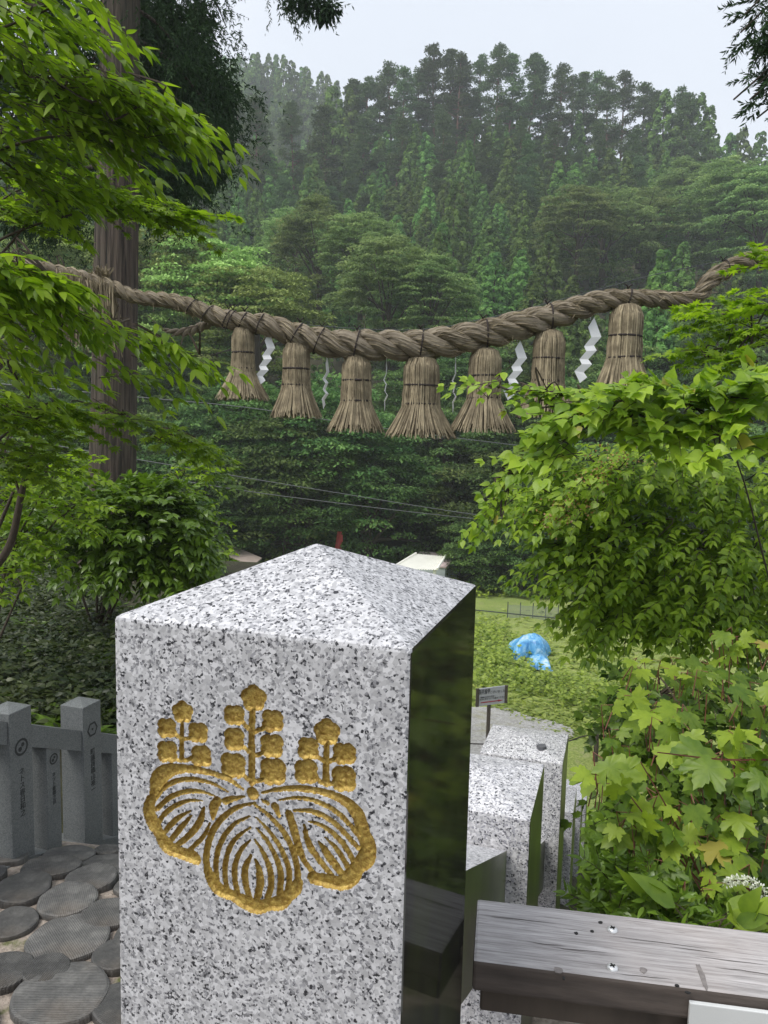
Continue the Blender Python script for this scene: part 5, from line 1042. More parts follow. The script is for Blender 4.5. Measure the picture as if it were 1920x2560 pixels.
# cedar plantation on the slope
pts = []
y = 44.0
while y < 93:
    x = -.57 * y - 2
    while x < .57 * y + 2: pts.append((x + random.uniform(-1.2, 1.2), y + random.uniform(-1.3, 1.3))); x += 3.75
    y += 3.6
random.shuffle(pts)
for x, y in pts[:300]:
    if any(abs(x - a) < 4.5 * c and -9 < y - b < 4 for a, b, c in SPECIAL): continue
    if y > 100: pr, lab, gr = (PIN, 'pine on the upper slope just below the ridge', 'upper slope pines') if random.random() < .3 else (CED, 'cedar in the dense plantation covering the hillside', 'hillside cedar plantation')
    else: pr, lab, gr = CED, 'cedar in the dense plantation covering the hillside', 'hillside cedar plantation'
    plant_tree(pr, x, y, random.uniform(.46, .70), lab, 'tree', gr, zs=random.uniform(.68, 1.0))

# low growth between the trunks on the slope
nU = 9000; ux = rng.uniform(-78, 78, nU); uy = rng.uniform(36, 122, nU); keep = np.abs(ux) < uy * .62 + 3; ux, uy = ux[keep], uy[keep]; uz = ground_z(ux, uy); nb = 7
u_ = norm(rng.normal(size=(len(ux), nb, 3)) + [0, -.2, .7]); hgt = rng.uniform(.3, 1.6, len(ux)); Cc = np.stack([ux, uy, uz + hgt * .5], -1)[:, None] + u_ * (hgt * .55)[:, None, None] * rng.uniform(.5, 1, (len(ux), nb, 1)); Cc = Cc.reshape(-1, 3)
V, F = blade_quads(Cc, np.cross(u_.reshape(-1, 3), rng.normal(size=(len(Cc), 3))), u_.reshape(-1, 3) + rng.normal(0, .25, (len(Cc), 3)), rng.uniform(.35, .7, len(Cc)), rng.uniform(.12, .24, len(Cc)))
tag(mk('forest_undergrowth', V, F, M['c_dark'], attrs={'tint': np.repeat(np.repeat(rng.random(len(ux)), nb), 4)}), 'low leafy growth covering the ground between the trees', None, None, 'stuff')
# the upper slope above them: too many trees to tell apart, one mass
fx, fy = [], []
y = 93.0
while y < 134:
    x = -.60 * y - 4
    while x < .60 * y + 4: fx.append(x + random.uniform(-1.2, 1.2)); fy.append(y + random.uniform(-1.3, 1.3)); x += 3.8
    y += 3.7
y = 140.0
while y < FAR_Y - 4:
    x = -.62 * y
    while x < .05 * y: fx.append(x + random.uniform(-2, 2)); fy.append(y + random.uniform(-2, 2)); x += 5.5
    y += 6.5
fx, fy = np.array(fx), np.array(fy); ff = mk('upper_forest', np.stack([fx, fy, np.where((fy > 122) & (fy < 139), ground_z(fx, 122 + 0 * fx), ground_z(fx, fy)) - .3], -1), np.zeros((0, 3), int), M['c_cedar']); tag(ff, 'mass of conifers on the upper slope under the ridge pines', None, None, 'stuff')
ng = bpy.data.node_groups.new('forest_scatter', 'GeometryNodeTree'); ng.interface.new_socket('Geometry', in_out='INPUT', socket_type='NodeSocketGeometry'); ng.interface.new_socket('Geometry', in_out='OUTPUT', socket_type='NodeSocketGeometry')
gi, go, ip, jn = (ng.nodes.new(t_) for t_ in ('NodeGroupInput', 'NodeGroupOutput', 'GeometryNodeInstanceOnPoints', 'GeometryNodeJoinGeometry'))
for c_ in CED + PIN[:1]:
    oi = ng.nodes.new('GeometryNodeObjectInfo'); oi.inputs['Object'].default_value = [q for q in c_.children if q.name.startswith('crown')][0]; oi.inputs['As Instance'].default_value = True; ng.links.new(oi.outputs['Geometry'], jn.inputs[0])
rr_ = ng.nodes.new('FunctionNodeRandomValue'); rr_.data_type = 'FLOAT_VECTOR'; rr_.inputs[0].default_value = (0, 0, 0); rr_.inputs[1].default_value = (.06, .06, 6.283)
rs_ = ng.nodes.new('FunctionNodeRandomValue'); rs_.data_type = 'FLOAT_VECTOR'; rs_.inputs[0].default_value = (.55, .55, .42); rs_.inputs[1].default_value = (.75, .75, .72)
ip.inputs['Pick Instance'].default_value = True
for a, b in ((gi.outputs[0], ip.inputs['Points']), (jn.outputs[0], ip.inputs['Instance']), (rr_.outputs[0], ip.inputs['Rotation']), (rs_.outputs[0], ip.inputs['Scale']), (ip.outputs[0], go.inputs[0])): ng.links.new(a, b)
ff.modifiers.new('scatter', 'NODES').node_group = ng
# ================================================================ near trees and shrubs
def cedar_tails(n_needles=46, L=.2):
    """one drooping cedar shoot along +Y"""
    rs = np.random.default_rng(3); t = rs.uniform(.05, 1, n_needles); a = rs.uniform(0, 6.283, n_needles); P = np.stack([0 * t, t, -.25 * t * t], -1); D = np.stack([np.cos(a) * .8, .9 + 0 * t, np.sin(a) * .8], -1)
    V, F = blade_quads(P + norm(D) * .07, D, rs.normal(size=(n_needles, 3)), np.full(n_needles, .17), np.full(n_needles, .022)); return V, [tuple(f) for f in F]
SH['tail'] = [cedar_tails(54), cedar_tails(40), cedar_tails(60)]
SH['tail_far'] = [cedar_tails(16), cedar_tails(20)]
# --- the big cedar on the left
tc = [at(262, 0, 9.0), at(248, 640, 9.0), at(243, 1000, 9.0)]; axd = (tc[0] - tc[2]) / (tc[0][2] - tc[2][2]); gz = g1(tc[2][0], 9.0) - .2
cedar = empty('cedar_tree', [*(tc[2] - axd * (tc[2][2] - gz))[:2], gz], 'tall straight cedar with ridged brown bark at the left', 'tree')
zz = np.concatenate([np.linspace(gz, 12, 110), np.linspace(12.5, 22, 12)]); NB = 150; th = np.linspace(0, 2 * np.pi, NB, endpoint=False); base0 = tc[2] - axd * tc[2][2]
cen = base0[None] + axd[None] * zz[:, None]; rad0 = np.interp(zz, [gz, gz + .5, 1.0, 3.2, 6.5, 12, 22], [.42, .33, px_size(47, 9), px_size(44, 9), px_size(36, 9), .19, .05])
tt = np.broadcast_to(th[None], (len(zz), NB)); zs_ = np.broadcast_to(zz[:, None], tt.shape); rdg = 1 - np.abs(vnoise(np.stack([np.cos(tt) * 6.5, np.sin(tt) * 6.5, zs_ * .45], -1), 1.0)); rdg2 = vnoise(np.stack([np.cos(tt) * 13, np.sin(tt) * 13, zs_ * .8], -1), 1.0)
R_ = rad0[:, None] * (1 + .085 * (rdg - .6) + .035 * rdg2); V = (cen[:, None] + R_[..., None] * np.stack([np.cos(tt), np.sin(tt), 0 * tt], -1)).reshape(-1, 3); J = np.arange(len(zz) * NB).reshape(len(zz), NB)
mk('trunk', V, np.stack([J[:-1], np.roll(J, -1, 1)[:-1], np.roll(J, -1, 1)[1:], J[1:]], -1).reshape(-1, 4), M['bark'], cedar, True)
rsn = np.random.default_rng(5); P_, D_, N_, S_ = [], [], [], []
def cedar_branch(p0, p1, n_, spread, tail=.3, sag=.35, r0=.035, part=True, parent=None):
    path = smooth_path([p0, (p0 + p1) / 2 + UZ * .1 * np.linalg.norm(p1 - p0), p1], 8); mk('branch', *tube_vf(path, np.linspace(r0, .006, len(path)), 6), M['bark'], parent or cedar, True)
    for _ in range(n_):
        f = rsn.uniform(.3, 1.0) ** .7; i = f * (len(path) - 1); q = path[int(i)] + rsn.normal(0, spread, 3) * [1, 1, .6] - UZ * abs(rsn.normal(0, spread * .8)); d = norm(p1 - p0) * .5 + rsn.normal(0, .5, 3) - UZ * sag * 2
        P_.append(q); D_.append(d); N_.append(rsn.normal(size=3)); S_.append(tail * rsn.uniform(.7, 1.4))
def flush(name, shape, parent, mat='cedar'):
    a = [np.array(v) for v in (P_, D_, N_, S_)]; V, F = bake(*a, SH[shape], rsn.integers(0, len(SH[shape]), len(a[0]))); tag(mk(name, V, F, M[mat], parent), kind='stuff'); P_.clear(); D_.clear(); N_.clear(); S_.clear()
def axis_at(z): return base0 + axd * z
for px_, py_, Y, zb, n_, spr in [(400, 120, 9.8, 6.3, 330, .34), (460, 240, 10.2, 6.0, 320, .32), (380, 300, 10.0, 5.4, 360, .34), (350, 390, 9.8, 4.6, 260, .26), (420, 390, 10.2, 4.9, 200, .22), (330, 200, 10.0, 6.2, 300, .34), (350, 40, 10.2, 7.6, 300, .36), (430, 20, 10.5, 7.9, 160, .3), (180, 60, 9.6, 7.5, 300, .4), (150, 250, 10.4, 6.0, 260, .4), (60, 480, 10.6, 4.6, 260, .3), (40, 420, 10.6, 5.0, 260, .36), (130, 440, 10.5, 4.9, 160, .28), (90, 120, 10.5, 7.0, 300, .45), (490, 60, 10.5, 8.0, 70, .2), (665, 10, 10.5, 8.6, 130, .14), (710, 15, 10.4, 8.7, 70, .10), (625, 30, 10.4, 8.7, 30, .12), (260, -200, 9.0, 9.8, 300, .6), (60, -250, 9.5, 10.5, 300, .7), (480, -260, 9.5, 11.0, 300, .6)]:
    cedar_branch(axis_at(zb), at(px_, py_, Y), n_, spr)
flush('foliage', 'tail_far', cedar)
C0, DD, NN, LL, WW, TT_ = [], [], [], [], [], []
for px_, py_, Y, rx, ry, rd, n_ in [(395, 110, 10.3, 70, 75, .6, 300), (440, 200, 10.6, 75, 70, .6, 300), (400, 290, 10.6, 90, 70, .6, 330), (345, 385, 10.3, 55, 45, .45, 160), (420, 370, 10.6, 60, 40, .4, 130), (330, 180, 10.4, 55, 110, .5, 260), (335, 40, 10.4, 60, 60, .5, 130), (470, 270, 10.8, 40, 60, .4, 110), (150, 60, 10.5, 80, 70, .6, 130), (130, 330, 11, 110, 110, .7, 330), (60, 470, 11, 70, 40, .5, 150), (40, 200, 11, 90, 120, .7, 300), (120, 470, 11, 60, 30, .4, 70), (430, 40, 10.6, 30, 40, .3, 40), (668, 8, 10.5, 40, 22, .2, 34), (705, 18, 10.4, 22, 26, .15, 24)]:
    c = at(px_, py_, Y); R_ = np.array([px_size(rx, Y), rd, px_size(ry, Y)])
    for _ in range(n_):
        v = norm(rsn.normal(size=3)) * rsn.uniform(0, 1) ** .45; p = c + v * R_; nb = 13; u = norm(rsn.normal(size=(nb, 3)) + [0, 0, -.3]); C0.append(p + u * rsn.uniform(.03, .11, (nb, 1)) * [1, 1, 1.3]); DD.append(u + v * .4 - UZ * .9); NN.append(u + rsn.normal(0, .5, (nb, 3))); LL.append(rsn.uniform(.06, .13, nb)); WW.append(rsn.uniform(.012, .024, nb))
V, F = blade_quads(*(np.concatenate(a) for a in (C0, DD, NN, LL, WW))); tag(mk('foliage', V, F, M['cedar'], cedar), kind='stuff')
# --- cedar outside the frame whose shoots hang into the upper right corner
rb = np.array([4.9, 5.6, 0]); rg = g1(rb[0], rb[1]); rc = empty('cedar_tree', [rb[0], rb[1], rg], 'cedar shoots drooping into the upper right corner', 'tree')
mk('trunk', *tube_vf(np.stack([np.full(8, rb[0]), np.full(8, rb[1]), np.linspace(rg - .2, 11, 8)], -1), np.linspace(.26, .08, 8), 14), M['bark'], rc, True)
for px_, py_, Y, zb, n_, spr in [(1585, 215, 5.0, 5.6, 60, .05), (1600, 70, 5.0, 6.2, 70, .07), (1610, 30, 5.0, 6.4, 70, .07), (1630, 130, 5.0, 5.9, 110, .08), (1640, 180, 5.0, 5.8, 80, .07), (1635, 255, 5.1, 5.2, 40, .05), (1620, 215, 5.0, 5.5, 60, .05), (1680, 60, 5.0, 6.4, 90, .15), (1720, 200, 5.2, 5.6, 60, .15)]:
    cedar_branch(rb + UZ * zb, at(px_, py_, Y), n_, spr, tail=.22, sag=.16, r0=.02, parent=rc)
flush('foliage', 'tail', rc)
GL, GR = 'leafy plants on the left', 'leafy plants on the right'
# --- left: overhanging tree with long leaves, upper part
p = Plant('overhanging_tree', (-2.7, 3.3, -.1), 'overhanging leafy tree filling the upper left corner', 'tree', None, 'long', 'leaf_left', seed=21); stem = (-2.7, 3.3, 1.9)
for px_, py_, Y, rx, ry, rd, n_, d in [(30, 40, 3.2, 110, 90, .5, 34, (.8, -.1, -.1)), (150, 30, 3.0, 90, 50, .4, 16, (.8, 0, -.3)), (60, 170, 3.3, 130, 80, .5, 40, (.9, -.1, -.15)), (180, 175, 3.1, 80, 45, .35, 20, (.9, 0, -.15)), (50, 300, 3.5, 130, 70, .5, 36, (.9, 0, -.15)), (190, 265, 3.2, 80, 40, .3, 18, (.9, 0, -.15)), (265, 190, 3.0, 85, 28, .2, 14, (.95, 0, -.2)), (330, 225, 3.0, 75, 22, .2, 11, (.95, 0, -.25)), (395, 262, 3.0, 45, 16, .12, 6, (.95, 0, -.35)), (230, 290, 3.2, 90, 22, .25, 13, (.95, 0, -.15)), (80, 385, 3.5, 130, 45, .4, 22, (.9, 0, -.15))]:
    p.blob(px_, py_, Y, rx, ry, rd, n_, d, L=.34, nl=6, ll=.088, droop=.22, spread=.2, connect=.25, flat=1.5, stem=stem if rx > 85 else None)
p.finish(300, .012)
p = Plant('maple_tree', (-2.9, 4.2, -.1), 'fine leaved maple reaching across the cedar trunk', 'tree', None, 'star', 'leaf_left', seed=22); stem = (-2.9, 4.2, 2.0)
for px_, py_, Y, rx, ry, rd, n_, d in [(150, 400, 4.0, 110, 30, .35, 30, (.9, 0, -.1)), (270, 430, 4.0, 110, 22, .3, 26, (.95, 0, -.12)), (345, 462, 4.0, 85, 12, .2, 15, (.95, 0, -.1)), (50, 460, 4.1, 90, 30, .3, 18, (.9, 0, -.1))]:
    p.blob(px_, py_, Y, rx, ry, rd, n_, d, L=.32, nl=8, ll=.05, droop=.12, spread=.2, connect=.3, flat=1.8, stem=stem)
p.finish(300, .01)
# --- left: middle branches
p = Plant('leafy_tree', (-2.1, 3.0, -.1), 'leafy tree with long drooping sprays across the lower cedar trunk', 'tree', None, 'long', 'leaf_left_b', seed=23); stem = (-2.1, 3.0, 1.1)
for px_, py_, Y, rx, ry, rd, n_, d in [(20, 595, 3.0, 75, 35, .35, 26, (.8, 0, -.25)), (90, 600, 3.0, 50, 25, .25, 12, (.85, 0, -.3)), (30, 580, 2.9, 70, 26, .2, 42, (.85, 0, -.15)), (110, 590, 2.9, 30, 14, .1, 5, (.85, 0, -.2)), (60, 690, 3.1, 85, 60, .4, 26, (.85, 0, -.3)), (50, 790, 3.2, 85, 50, .4, 20, (.9, 0, -.25)), (140, 665, 3.2, 50, 25, .25, 8, (.9, 0, -.3)), (265, 700, 3.1, 70, 14, .12, 7, (.95, 0, -.2)), (355, 730, 3.1, 80, 12, .12, 8, (.95, 0, -.28)), (440, 768, 3.1, 40, 12, .1, 5, (.95, 0, -.3)), (330, 800, 3.2, 100, 10, .12, 7, (.98, 0, -.15))]:
    p.blob(px_, py_, Y, rx, ry, rd, n_, d, L=.28, nl=5, ll=.082, droop=.25, spread=.12, connect=.35, flat=1.3, stem=stem if n_ > 15 else None)
p.finish(300, .009)
p = Plant('maple_tree', (-2.6, 3.7, -.1), 'darker maple branches low at the left edge', 'tree', None, 'star', 'leaf_left', seed=24); stem = (-2.55, 3.7, .7)
for px_, py_, Y, rx, ry, rd, n_, d in [(30, 880, 3.6, 90, 45, .4, 30, (.9, 0, -.15)), (140, 890, 3.6, 80, 25, .3, 15, (.95, 0, -.15)), (280, 900, 3.6, 90, 14, .2, 9, (.95, 0, -.12)), (410, 950, 3.7, 80, 14, .2, 9, (.95, 0, -.3)), (40, 990, 3.7, 100, 60, .4, 28, (.9, 0, -.15))]:
    p.blob(px_, py_, Y, rx, ry, rd, n_, d, L=.3, nl=7, ll=.055, droop=.18, spread=.2, connect=.3, flat=1.5, stem=stem if n_ > 12 else None)
p.finish(300, .012)
p = Plant('young_tree', (-2.5, 4.7, g1(-2.5, 4.7)), 'airy young tree with small fresh leaves left of the glossy shrub', 'tree', None, 'ovate', 'leaf_left_b', seed=28); stem = (-2.5, 4.7, .1)
for px_, py_, Y, rx, ry, rd, n_, d in [(40, 1060, 4.7, 90, 50, .4, 34, (.6, -.3, .2)), (140, 1020, 4.7, 80, 40, .4, 26, (.7, -.3, .1)), (70, 1150, 4.6, 100, 50, .4, 36, (.5, -.4, .1)), (170, 1100, 4.6, 70, 45, .3, 22, (.7, -.4, .1)), (30, 1230, 4.5, 80, 40, .35, 22, (.4, -.5, .1)), (410, 1030, 6.6, 70, 40, .3, 20, (.7, -.2, .3)), (440, 1150, 6.2, 40, 70, .3, 24, (.7, -.3, .1))]:
    p.blob(px_, py_, Y, rx, ry, rd, n_, d, L=.26, nl=6, ll=.062, droop=.2, spread=.4, connect=.2, flat=1.2, stem=stem if px_ < 300 else None)
p.finish(300, .009)
# bare stems at the left edge
mb = MB()
for pts_, r0, r1 in ((((-40, 1260), (20, 1180), (48, 1060), (75, 950), (95, 880)), .024, .010), (((-30, 1200), (5, 1120), (30, 1060)), .012, .008), (((45, 1075), (15, 985), (-30, 880)), .008, .004)): mb.add(*tube_vf(smooth_path([at(x, y, 4.0) for x, y in pts_], 6), np.linspace(r0, r1, 6 * (len(pts_) - 1) + 1), 7))
tag(mb.obj('bare_stem', M['twig'], smooth=True), 'thin bare leaning stem at the left edge', 'stem')
# --- left: dense glossy shrub behind the fence
p = Plant('glossy_shrub', (-2.35, 6.2, g1(-2.35, 6.2)), 'dense glossy evergreen shrub covering the foot of the cedar', 'shrub', GL, 'ovate', 'leaf_shrub', seed=25); stem = (-2.35, 6.2, -.1)
for px_, py_, Y, rx, ry, rd, n_, d in [(300, 1120, 6.0, 130, 80, .5, 170, (.3, -.5, .3)), (400, 1120, 6.0, 60, 60, .4, 60, (.7, -.4, .1)), (210, 1130, 6.0, 110, 70, .5, 100, (-.1, -.6, .3)), (330, 1200, 5.9, 120, 40, .4, 90, (.3, -.7, -.1)), (420, 1180, 5.9, 40, 50, .3, 40, (.7, -.4, -.2)), (260, 1060, 6.1, 90, 30, .4, 50, (.1, -.4, .6)), (360, 1060, 6.1, 70, 25, .3, 34, (.4, -.3, .6)), (240, 1220, 5.9, 120, 45, .4, 70, (0, -.7, -.1)), (370, 1240, 5.8, 80, 30, .3, 40, (.3, -.7, -.2)), (110, 1120, 6.2, 90, 70, .5, 60, (-.2, -.6, .2))]:
    p.blob(px_, py_, Y, rx, ry, rd, n_, d, L=.22, nl=5, ll=.085, droop=.3, spread=.7, connect=.1, flat=.9, stem=stem)
p.finish(300, .012)
p = Plant('light_shrub', (-3.2, 9.6, g1(-3.2, 9.6)), 'sunlit fresh green bushes seen through the gaps at the left', 'shrub', GL, 'ovate', 'leaf_back', seed=26); stem = (-3.6, 10.5, 0)
for px_, py_, Y, rx, ry, rd, n_, d in [(60, 1000, 11, 130, 110, 1.2, 120, (0, -.6, .4)), (170, 1060, 11, 110, 110, 1.2, 110, (0, -.6, .4)), (60, 1180, 10, 130, 90, 1.0, 110, (0, -.6, .4)), (180, 1200, 9.5, 60, 60, .5, 50, (0, -.6, .4)), (440, 1010, 12, 80, 70, .6, 40, (.3, -.4, .6)), (420, 1200, 9.0, 60, 40, .5, 50, (.2, -.6, .4))]:
    p.blob(px_, py_, Y, rx, ry, rd, n_, d, L=.4, nl=5, ll=.15, droop=.3, spread=.6, connect=.06, stem=stem)
p.finish(300, .012)
# --- left: undergrowth on the bank behind the fence
def undergrowth(name, label, n_, region, mat, shape, ll, h, seed, nl=6):
    rs = np.random.default_rng(seed); x0, x1, y0, y1 = region; L = []
    P = np.stack([rs.uniform(x0, x1, n_), rs.uniform(y0, y1, n_)], -1); z = ground_z(P[:, 0], P[:, 1])
    for (x, y), gz_ in zip(P, z):
        hh = h * rs.uniform(.3, 1.2); a = rs.uniform(0, 6.283, nl); el = rs.uniform(.0, 1.0, nl); t = rs.uniform(.2, 1, nl); base = np.array([x, y, gz_]); lean = rs.normal(0, .12, 2)
        pos = base + np.stack([lean[0] * t, lean[1] * t, hh * t], -1); d = np.stack([np.cos(a), np.sin(a), el - .4], -1); L.append((pos, d, rs.normal(0, .35, (nl, 3)) + [0, 0, 1], ll * rs.uniform(.6, 1.3, nl)))
    a = [np.concatenate(v) for v in zip(*L)]; V, F = bake(*a, SH[shape], rs.integers(0, len(SH[shape]), len(a[0]))); return tag(mk(name, V, F, M[mat], smooth=True), label, None, None, 'stuff')
# --- right: lime vine over the bush top
p = Plant('vine_bush', (2.3, 3.5, g1(2.3, 3.5)), 'bright lime vine with heart shaped leaves topping the right bush', 'vine', GR, 'heart', 'leaf_lime', seed=41); stem = (2.2, 3.5, .1)
for px_, py_, Y, rx, ry, rd, n_, d in [(1300, 860, 3.2, 80, 28, .25, 20, (-.7, -.4, .2)), (1390, 850, 3.2, 90, 35, .3, 30, (-.5, -.5, .3)), (1500, 855, 3.2, 110, 45, .35, 42, (-.2, -.6, .4)), (1610, 830, 3.1, 70, 60, .35, 36, (0, -.6, .4)), (1230, 905, 3.2, 60, 20, .2, 10, (-.8, -.3, .0)), (1180, 965, 3.2, 50, 25, .15, 10, (-.8, -.2, -.1)), (1560, 930, 3.1, 100, 50, .3, 30, (-.2, -.7, .2)), (1400, 920, 3.2, 120, 30, .3, 26, (-.4, -.6, .1))]:
    p.blob(px_, py_, Y, rx, ry, rd, n_, d, L=.2, nl=4, ll=.075, droop=.3, spread=.5, up_=norm([-.2, -.6, .8]), alt=True, connect=.25, stem=stem if n_ == 42 else None)
p.finish(300, .006)
p = Plant('vine_bush', (2.0, 3.8, g1(2.0, 3.8)), 'trailing yellow green sprays hanging left from the right bush', 'vine', GR, 'round', 'leaf_lime', seed=42); stem = (2.1, 3.8, .2)
for px_, py_, Y, rx, ry, rd, n_, d in [(1190, 935, 3.4, 70, 18, .15, 12, (-.9, -.1, -.05)), (1130, 985, 3.4, 60, 14, .12, 9, (-.9, -.1, -.2)), (1105, 1030, 3.4, 34, 20, .1, 7, (-.6, -.1, -.6)), (1075, 1085, 3.4, 26, 20, .1, 6, (-.5, -.1, -.7)), (1045, 1110, 3.4, 22, 14, .1, 4, (-.7, -.1, -.4)), (1060, 828, 3.3, 70, 8, .1, 5, (-.98, 0, -.1)), (1160, 850, 3.3, 60, 14, .1, 8, (-.95, 0, .1)), (1250, 845, 3.3, 70, 16, .15, 10, (-.9, 0, .2))]:
    p.blob(px_, py_, Y, rx, ry, rd, n_, d, L=.2, nl=4, ll=.05, droop=.15, spread=.15, up_=norm([-.1, -.5, .9]), connect=.5, stem=None)
p.finish(200, .012)
# --- right: the bush body
p = Plant('leafy_bush', (2.5, 4.6, g1(2.5, 4.6)), 'large mid green bush with hanging pointed leaves at the right', 'bush', GR, 'ovate', 'leaf_right', seed=43); stem = (2.6, 4.6, -.6)
for px_, py_, Y, rx, ry, rd, n_, d in [(1280, 1010, 4.2, 120, 60, .5, 80, (-.7, -.5, .1)), (1420, 1020, 4.2, 150, 80, .5, 110, (-.3, -.7, .0)), (1560, 1040, 4.2, 130, 100, .5, 110, (-.2, -.7, .0)), (1200, 1090, 4.2, 110, 60, .4, 80, (-.8, -.4, -.05)), (1330, 1140, 4.1, 130, 80, .5, 110, (-.6, -.6, .05)), (1480, 1180, 4.1, 140, 90, .5, 120, (-.5, -.6, .05)), (1610, 1200, 4.1, 90, 110, .5, 80, (-.2, -.7, -.2)), (1250, 1210, 4.0, 110, 60, .4, 80, (-.8, -.4, -.1)), (1360, 1280, 4.0, 130, 70, .4, 100, (-.6, -.6, -.1)), (1500, 1310, 4.0, 130, 70, .4, 90, (-.5, -.6, -.1)), (1290, 1330, 4.0, 60, 40, .3, 30, (-.5, -.4, -.6)), (1610, 1340, 4.0, 80, 60, .4, 50, (-.2, -.6, -.3))]:
    p.blob(px_, py_, Y, rx, ry, rd, n_, d, L=.26, nl=6, ll=.060, droop=.28, spread=.45, up_=norm([-.2, -.25, 1.0]), flat=1.2, connect=.12, stem=stem if n_ == 120 else None)
p.finish(300, .006)
p = Plant('vine_bush', (2.3, 4.0, g1(2.3, 4.0)), 'yellowing flowering sprays in the middle of the right bush', 'vine', GR, 'heart', 'leaf_lime', seed=44)
for px_, py_, Y, rx, ry, rd, n_ in [(1270, 1060, 3.8, 70, 30, .2, 10), (1330, 1020, 3.8, 80, 30, .2, 10), (1220, 1110, 3.8, 40, 30, .2, 6), (1440, 960, 3.7, 80, 30, .2, 8)]: p.blob(px_, py_, Y, rx, ry, rd, n_, (-.5, -.6, -.2), L=.2, nl=4, ll=.055, droop=.4, spread=.5, up_=norm([-.2, -.6, .8]), alt=True, connect=.2)
fl_p = np.concatenate([at(x, y, 3.7) + rng.normal(0, 1, (70, 3)) * [.06, .05, .03] for x, y in ((1400, 930), (1330, 985), (1290, 1030), (1240, 1090), (1500, 950), (1200, 1120))]); V, F = bake(fl_p, rng.normal(size=fl_p.shape), rng.normal(size=fl_p.shape), np.full(len(fl_p), .014), SH['round'], rng.integers(0, 3, len(fl_p))); tag(mk('flower_heads', V, F, leaf('rusty_flowers', (.25, .14, .05), (.40, .26, .09), .2), p.root), kind='stuff')
p.finish(120, .012)
# --- right: small maple sprays near the rope end
p = Plant('maple_tree', (3.1, 4.3, g1(3.1, 4.3)), 'small bright maple sprays under the right end of the rope', 'tree', None, 'star', 'leaf_left_b', seed=45); stem = (3.1, 4.3, 1.0)
for px_, py_, Y, rx, ry, rd, n_, d in [(1540, 680, 4.2, 70, 25, .2, 12, (-.9, 0, -.1)), (1600, 720, 4.2, 70, 35, .25, 18, (-.8, 0, -.1)), (1510, 760, 4.2, 60, 18, .15, 8, (-.9, 0, -.15)), (1640, 660, 4.2, 50, 40, .25, 14, (-.7, 0, .1)), (1590, 790, 4.1, 80, 25, .2, 14, (-.8, -.2, 0)), (1650, 560, 4.2, 30, 15, .1, 4, (-.5, 0, .2))]:
    p.blob(px_, py_, Y, rx, ry, rd, n_, d, L=.24, nl=5, ll=.06, droop=.15, spread=.3, connect=.35, stem=stem)
p.finish(300, .006)
# --- right: lobed leaves in front
p = Plant('lobed_leaf_shrub', (1.35, 2.3, g1(1.35, 2.3)), 'light green shrub with large lobed leaves right of the stone row', 'shrub', GR, 'maple', 'leaf_lobed', twig='red_twig', seed=46)
for px_, py_, Y, rx, ry, rd, n_, ll in [(1330, 1690, 2.1, 70, 35, .12, 7, .115), (1290, 1660, 2.05, 40, 25, .06, 3, .09), (1420, 1540, 2.5, 100, 45, .2, 14, .10), (1560, 1600, 2.3, 100, 60, .2, 16, .125), (1480, 1640, 2.3, 70, 30, .15, 8, .13), (1620, 1660, 2.2, 60, 50, .15, 9, .13), (1370, 1770, 2.15, 80, 40, .15, 12, .095), (1500, 1760, 2.2, 100, 60, .2, 16, .09), (1440, 1820, 2.15, 100, 40, .2, 14, .08), (1590, 1800, 2.1, 80, 60, .2, 10, .10), (1570, 1480, 2.6, 110, 40, .2, 16, .085), (1450, 1440, 2.8, 120, 40, .25, 18, .085), (1600, 1400, 2.8, 80, 40, .2, 14, .08), (1350, 1610, 2.6, 60, 40, .2, 8, .07), (1530, 1900, 2.0, 110, 50, .2, 14, .075)]:
    p.single(px_, py_, Y, rx, ry, rd, max(2, int(n_ * .8)), ll * .88)
for a, b, c in (((1620, 2010), (1480, 1870), (1330, 1680)), ((1640, 1960), (1560, 1820), (1500, 1720)), ((1700, 1640), (1560, 1640), (1420, 1625)), ((1640, 1990), (1540, 1960), (1440, 1780)), ((1560, 2000), (1470, 1800), (1380, 1640))): p.tw.append((smooth_path([at(*a, 2.15), at(*b, 2.2), at(*c, 2.15)], 8), .0045, .002))
p.finish(300, .01)
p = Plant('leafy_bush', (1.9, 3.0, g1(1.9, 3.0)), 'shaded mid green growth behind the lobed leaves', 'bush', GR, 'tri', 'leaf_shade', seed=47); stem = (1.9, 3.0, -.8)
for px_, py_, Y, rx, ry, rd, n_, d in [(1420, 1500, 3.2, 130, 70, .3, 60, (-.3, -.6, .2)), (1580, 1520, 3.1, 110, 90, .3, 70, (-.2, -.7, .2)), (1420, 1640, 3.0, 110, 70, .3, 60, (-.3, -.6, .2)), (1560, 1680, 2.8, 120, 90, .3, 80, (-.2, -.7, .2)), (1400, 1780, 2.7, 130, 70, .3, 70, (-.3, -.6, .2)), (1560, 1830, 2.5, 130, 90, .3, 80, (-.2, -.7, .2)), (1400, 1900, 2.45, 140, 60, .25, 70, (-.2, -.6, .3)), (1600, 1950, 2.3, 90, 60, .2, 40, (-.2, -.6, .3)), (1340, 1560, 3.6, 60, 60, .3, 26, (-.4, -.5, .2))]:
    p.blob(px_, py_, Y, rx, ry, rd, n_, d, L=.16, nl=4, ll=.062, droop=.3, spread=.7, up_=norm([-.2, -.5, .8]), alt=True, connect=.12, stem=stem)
p.finish(300, .006)
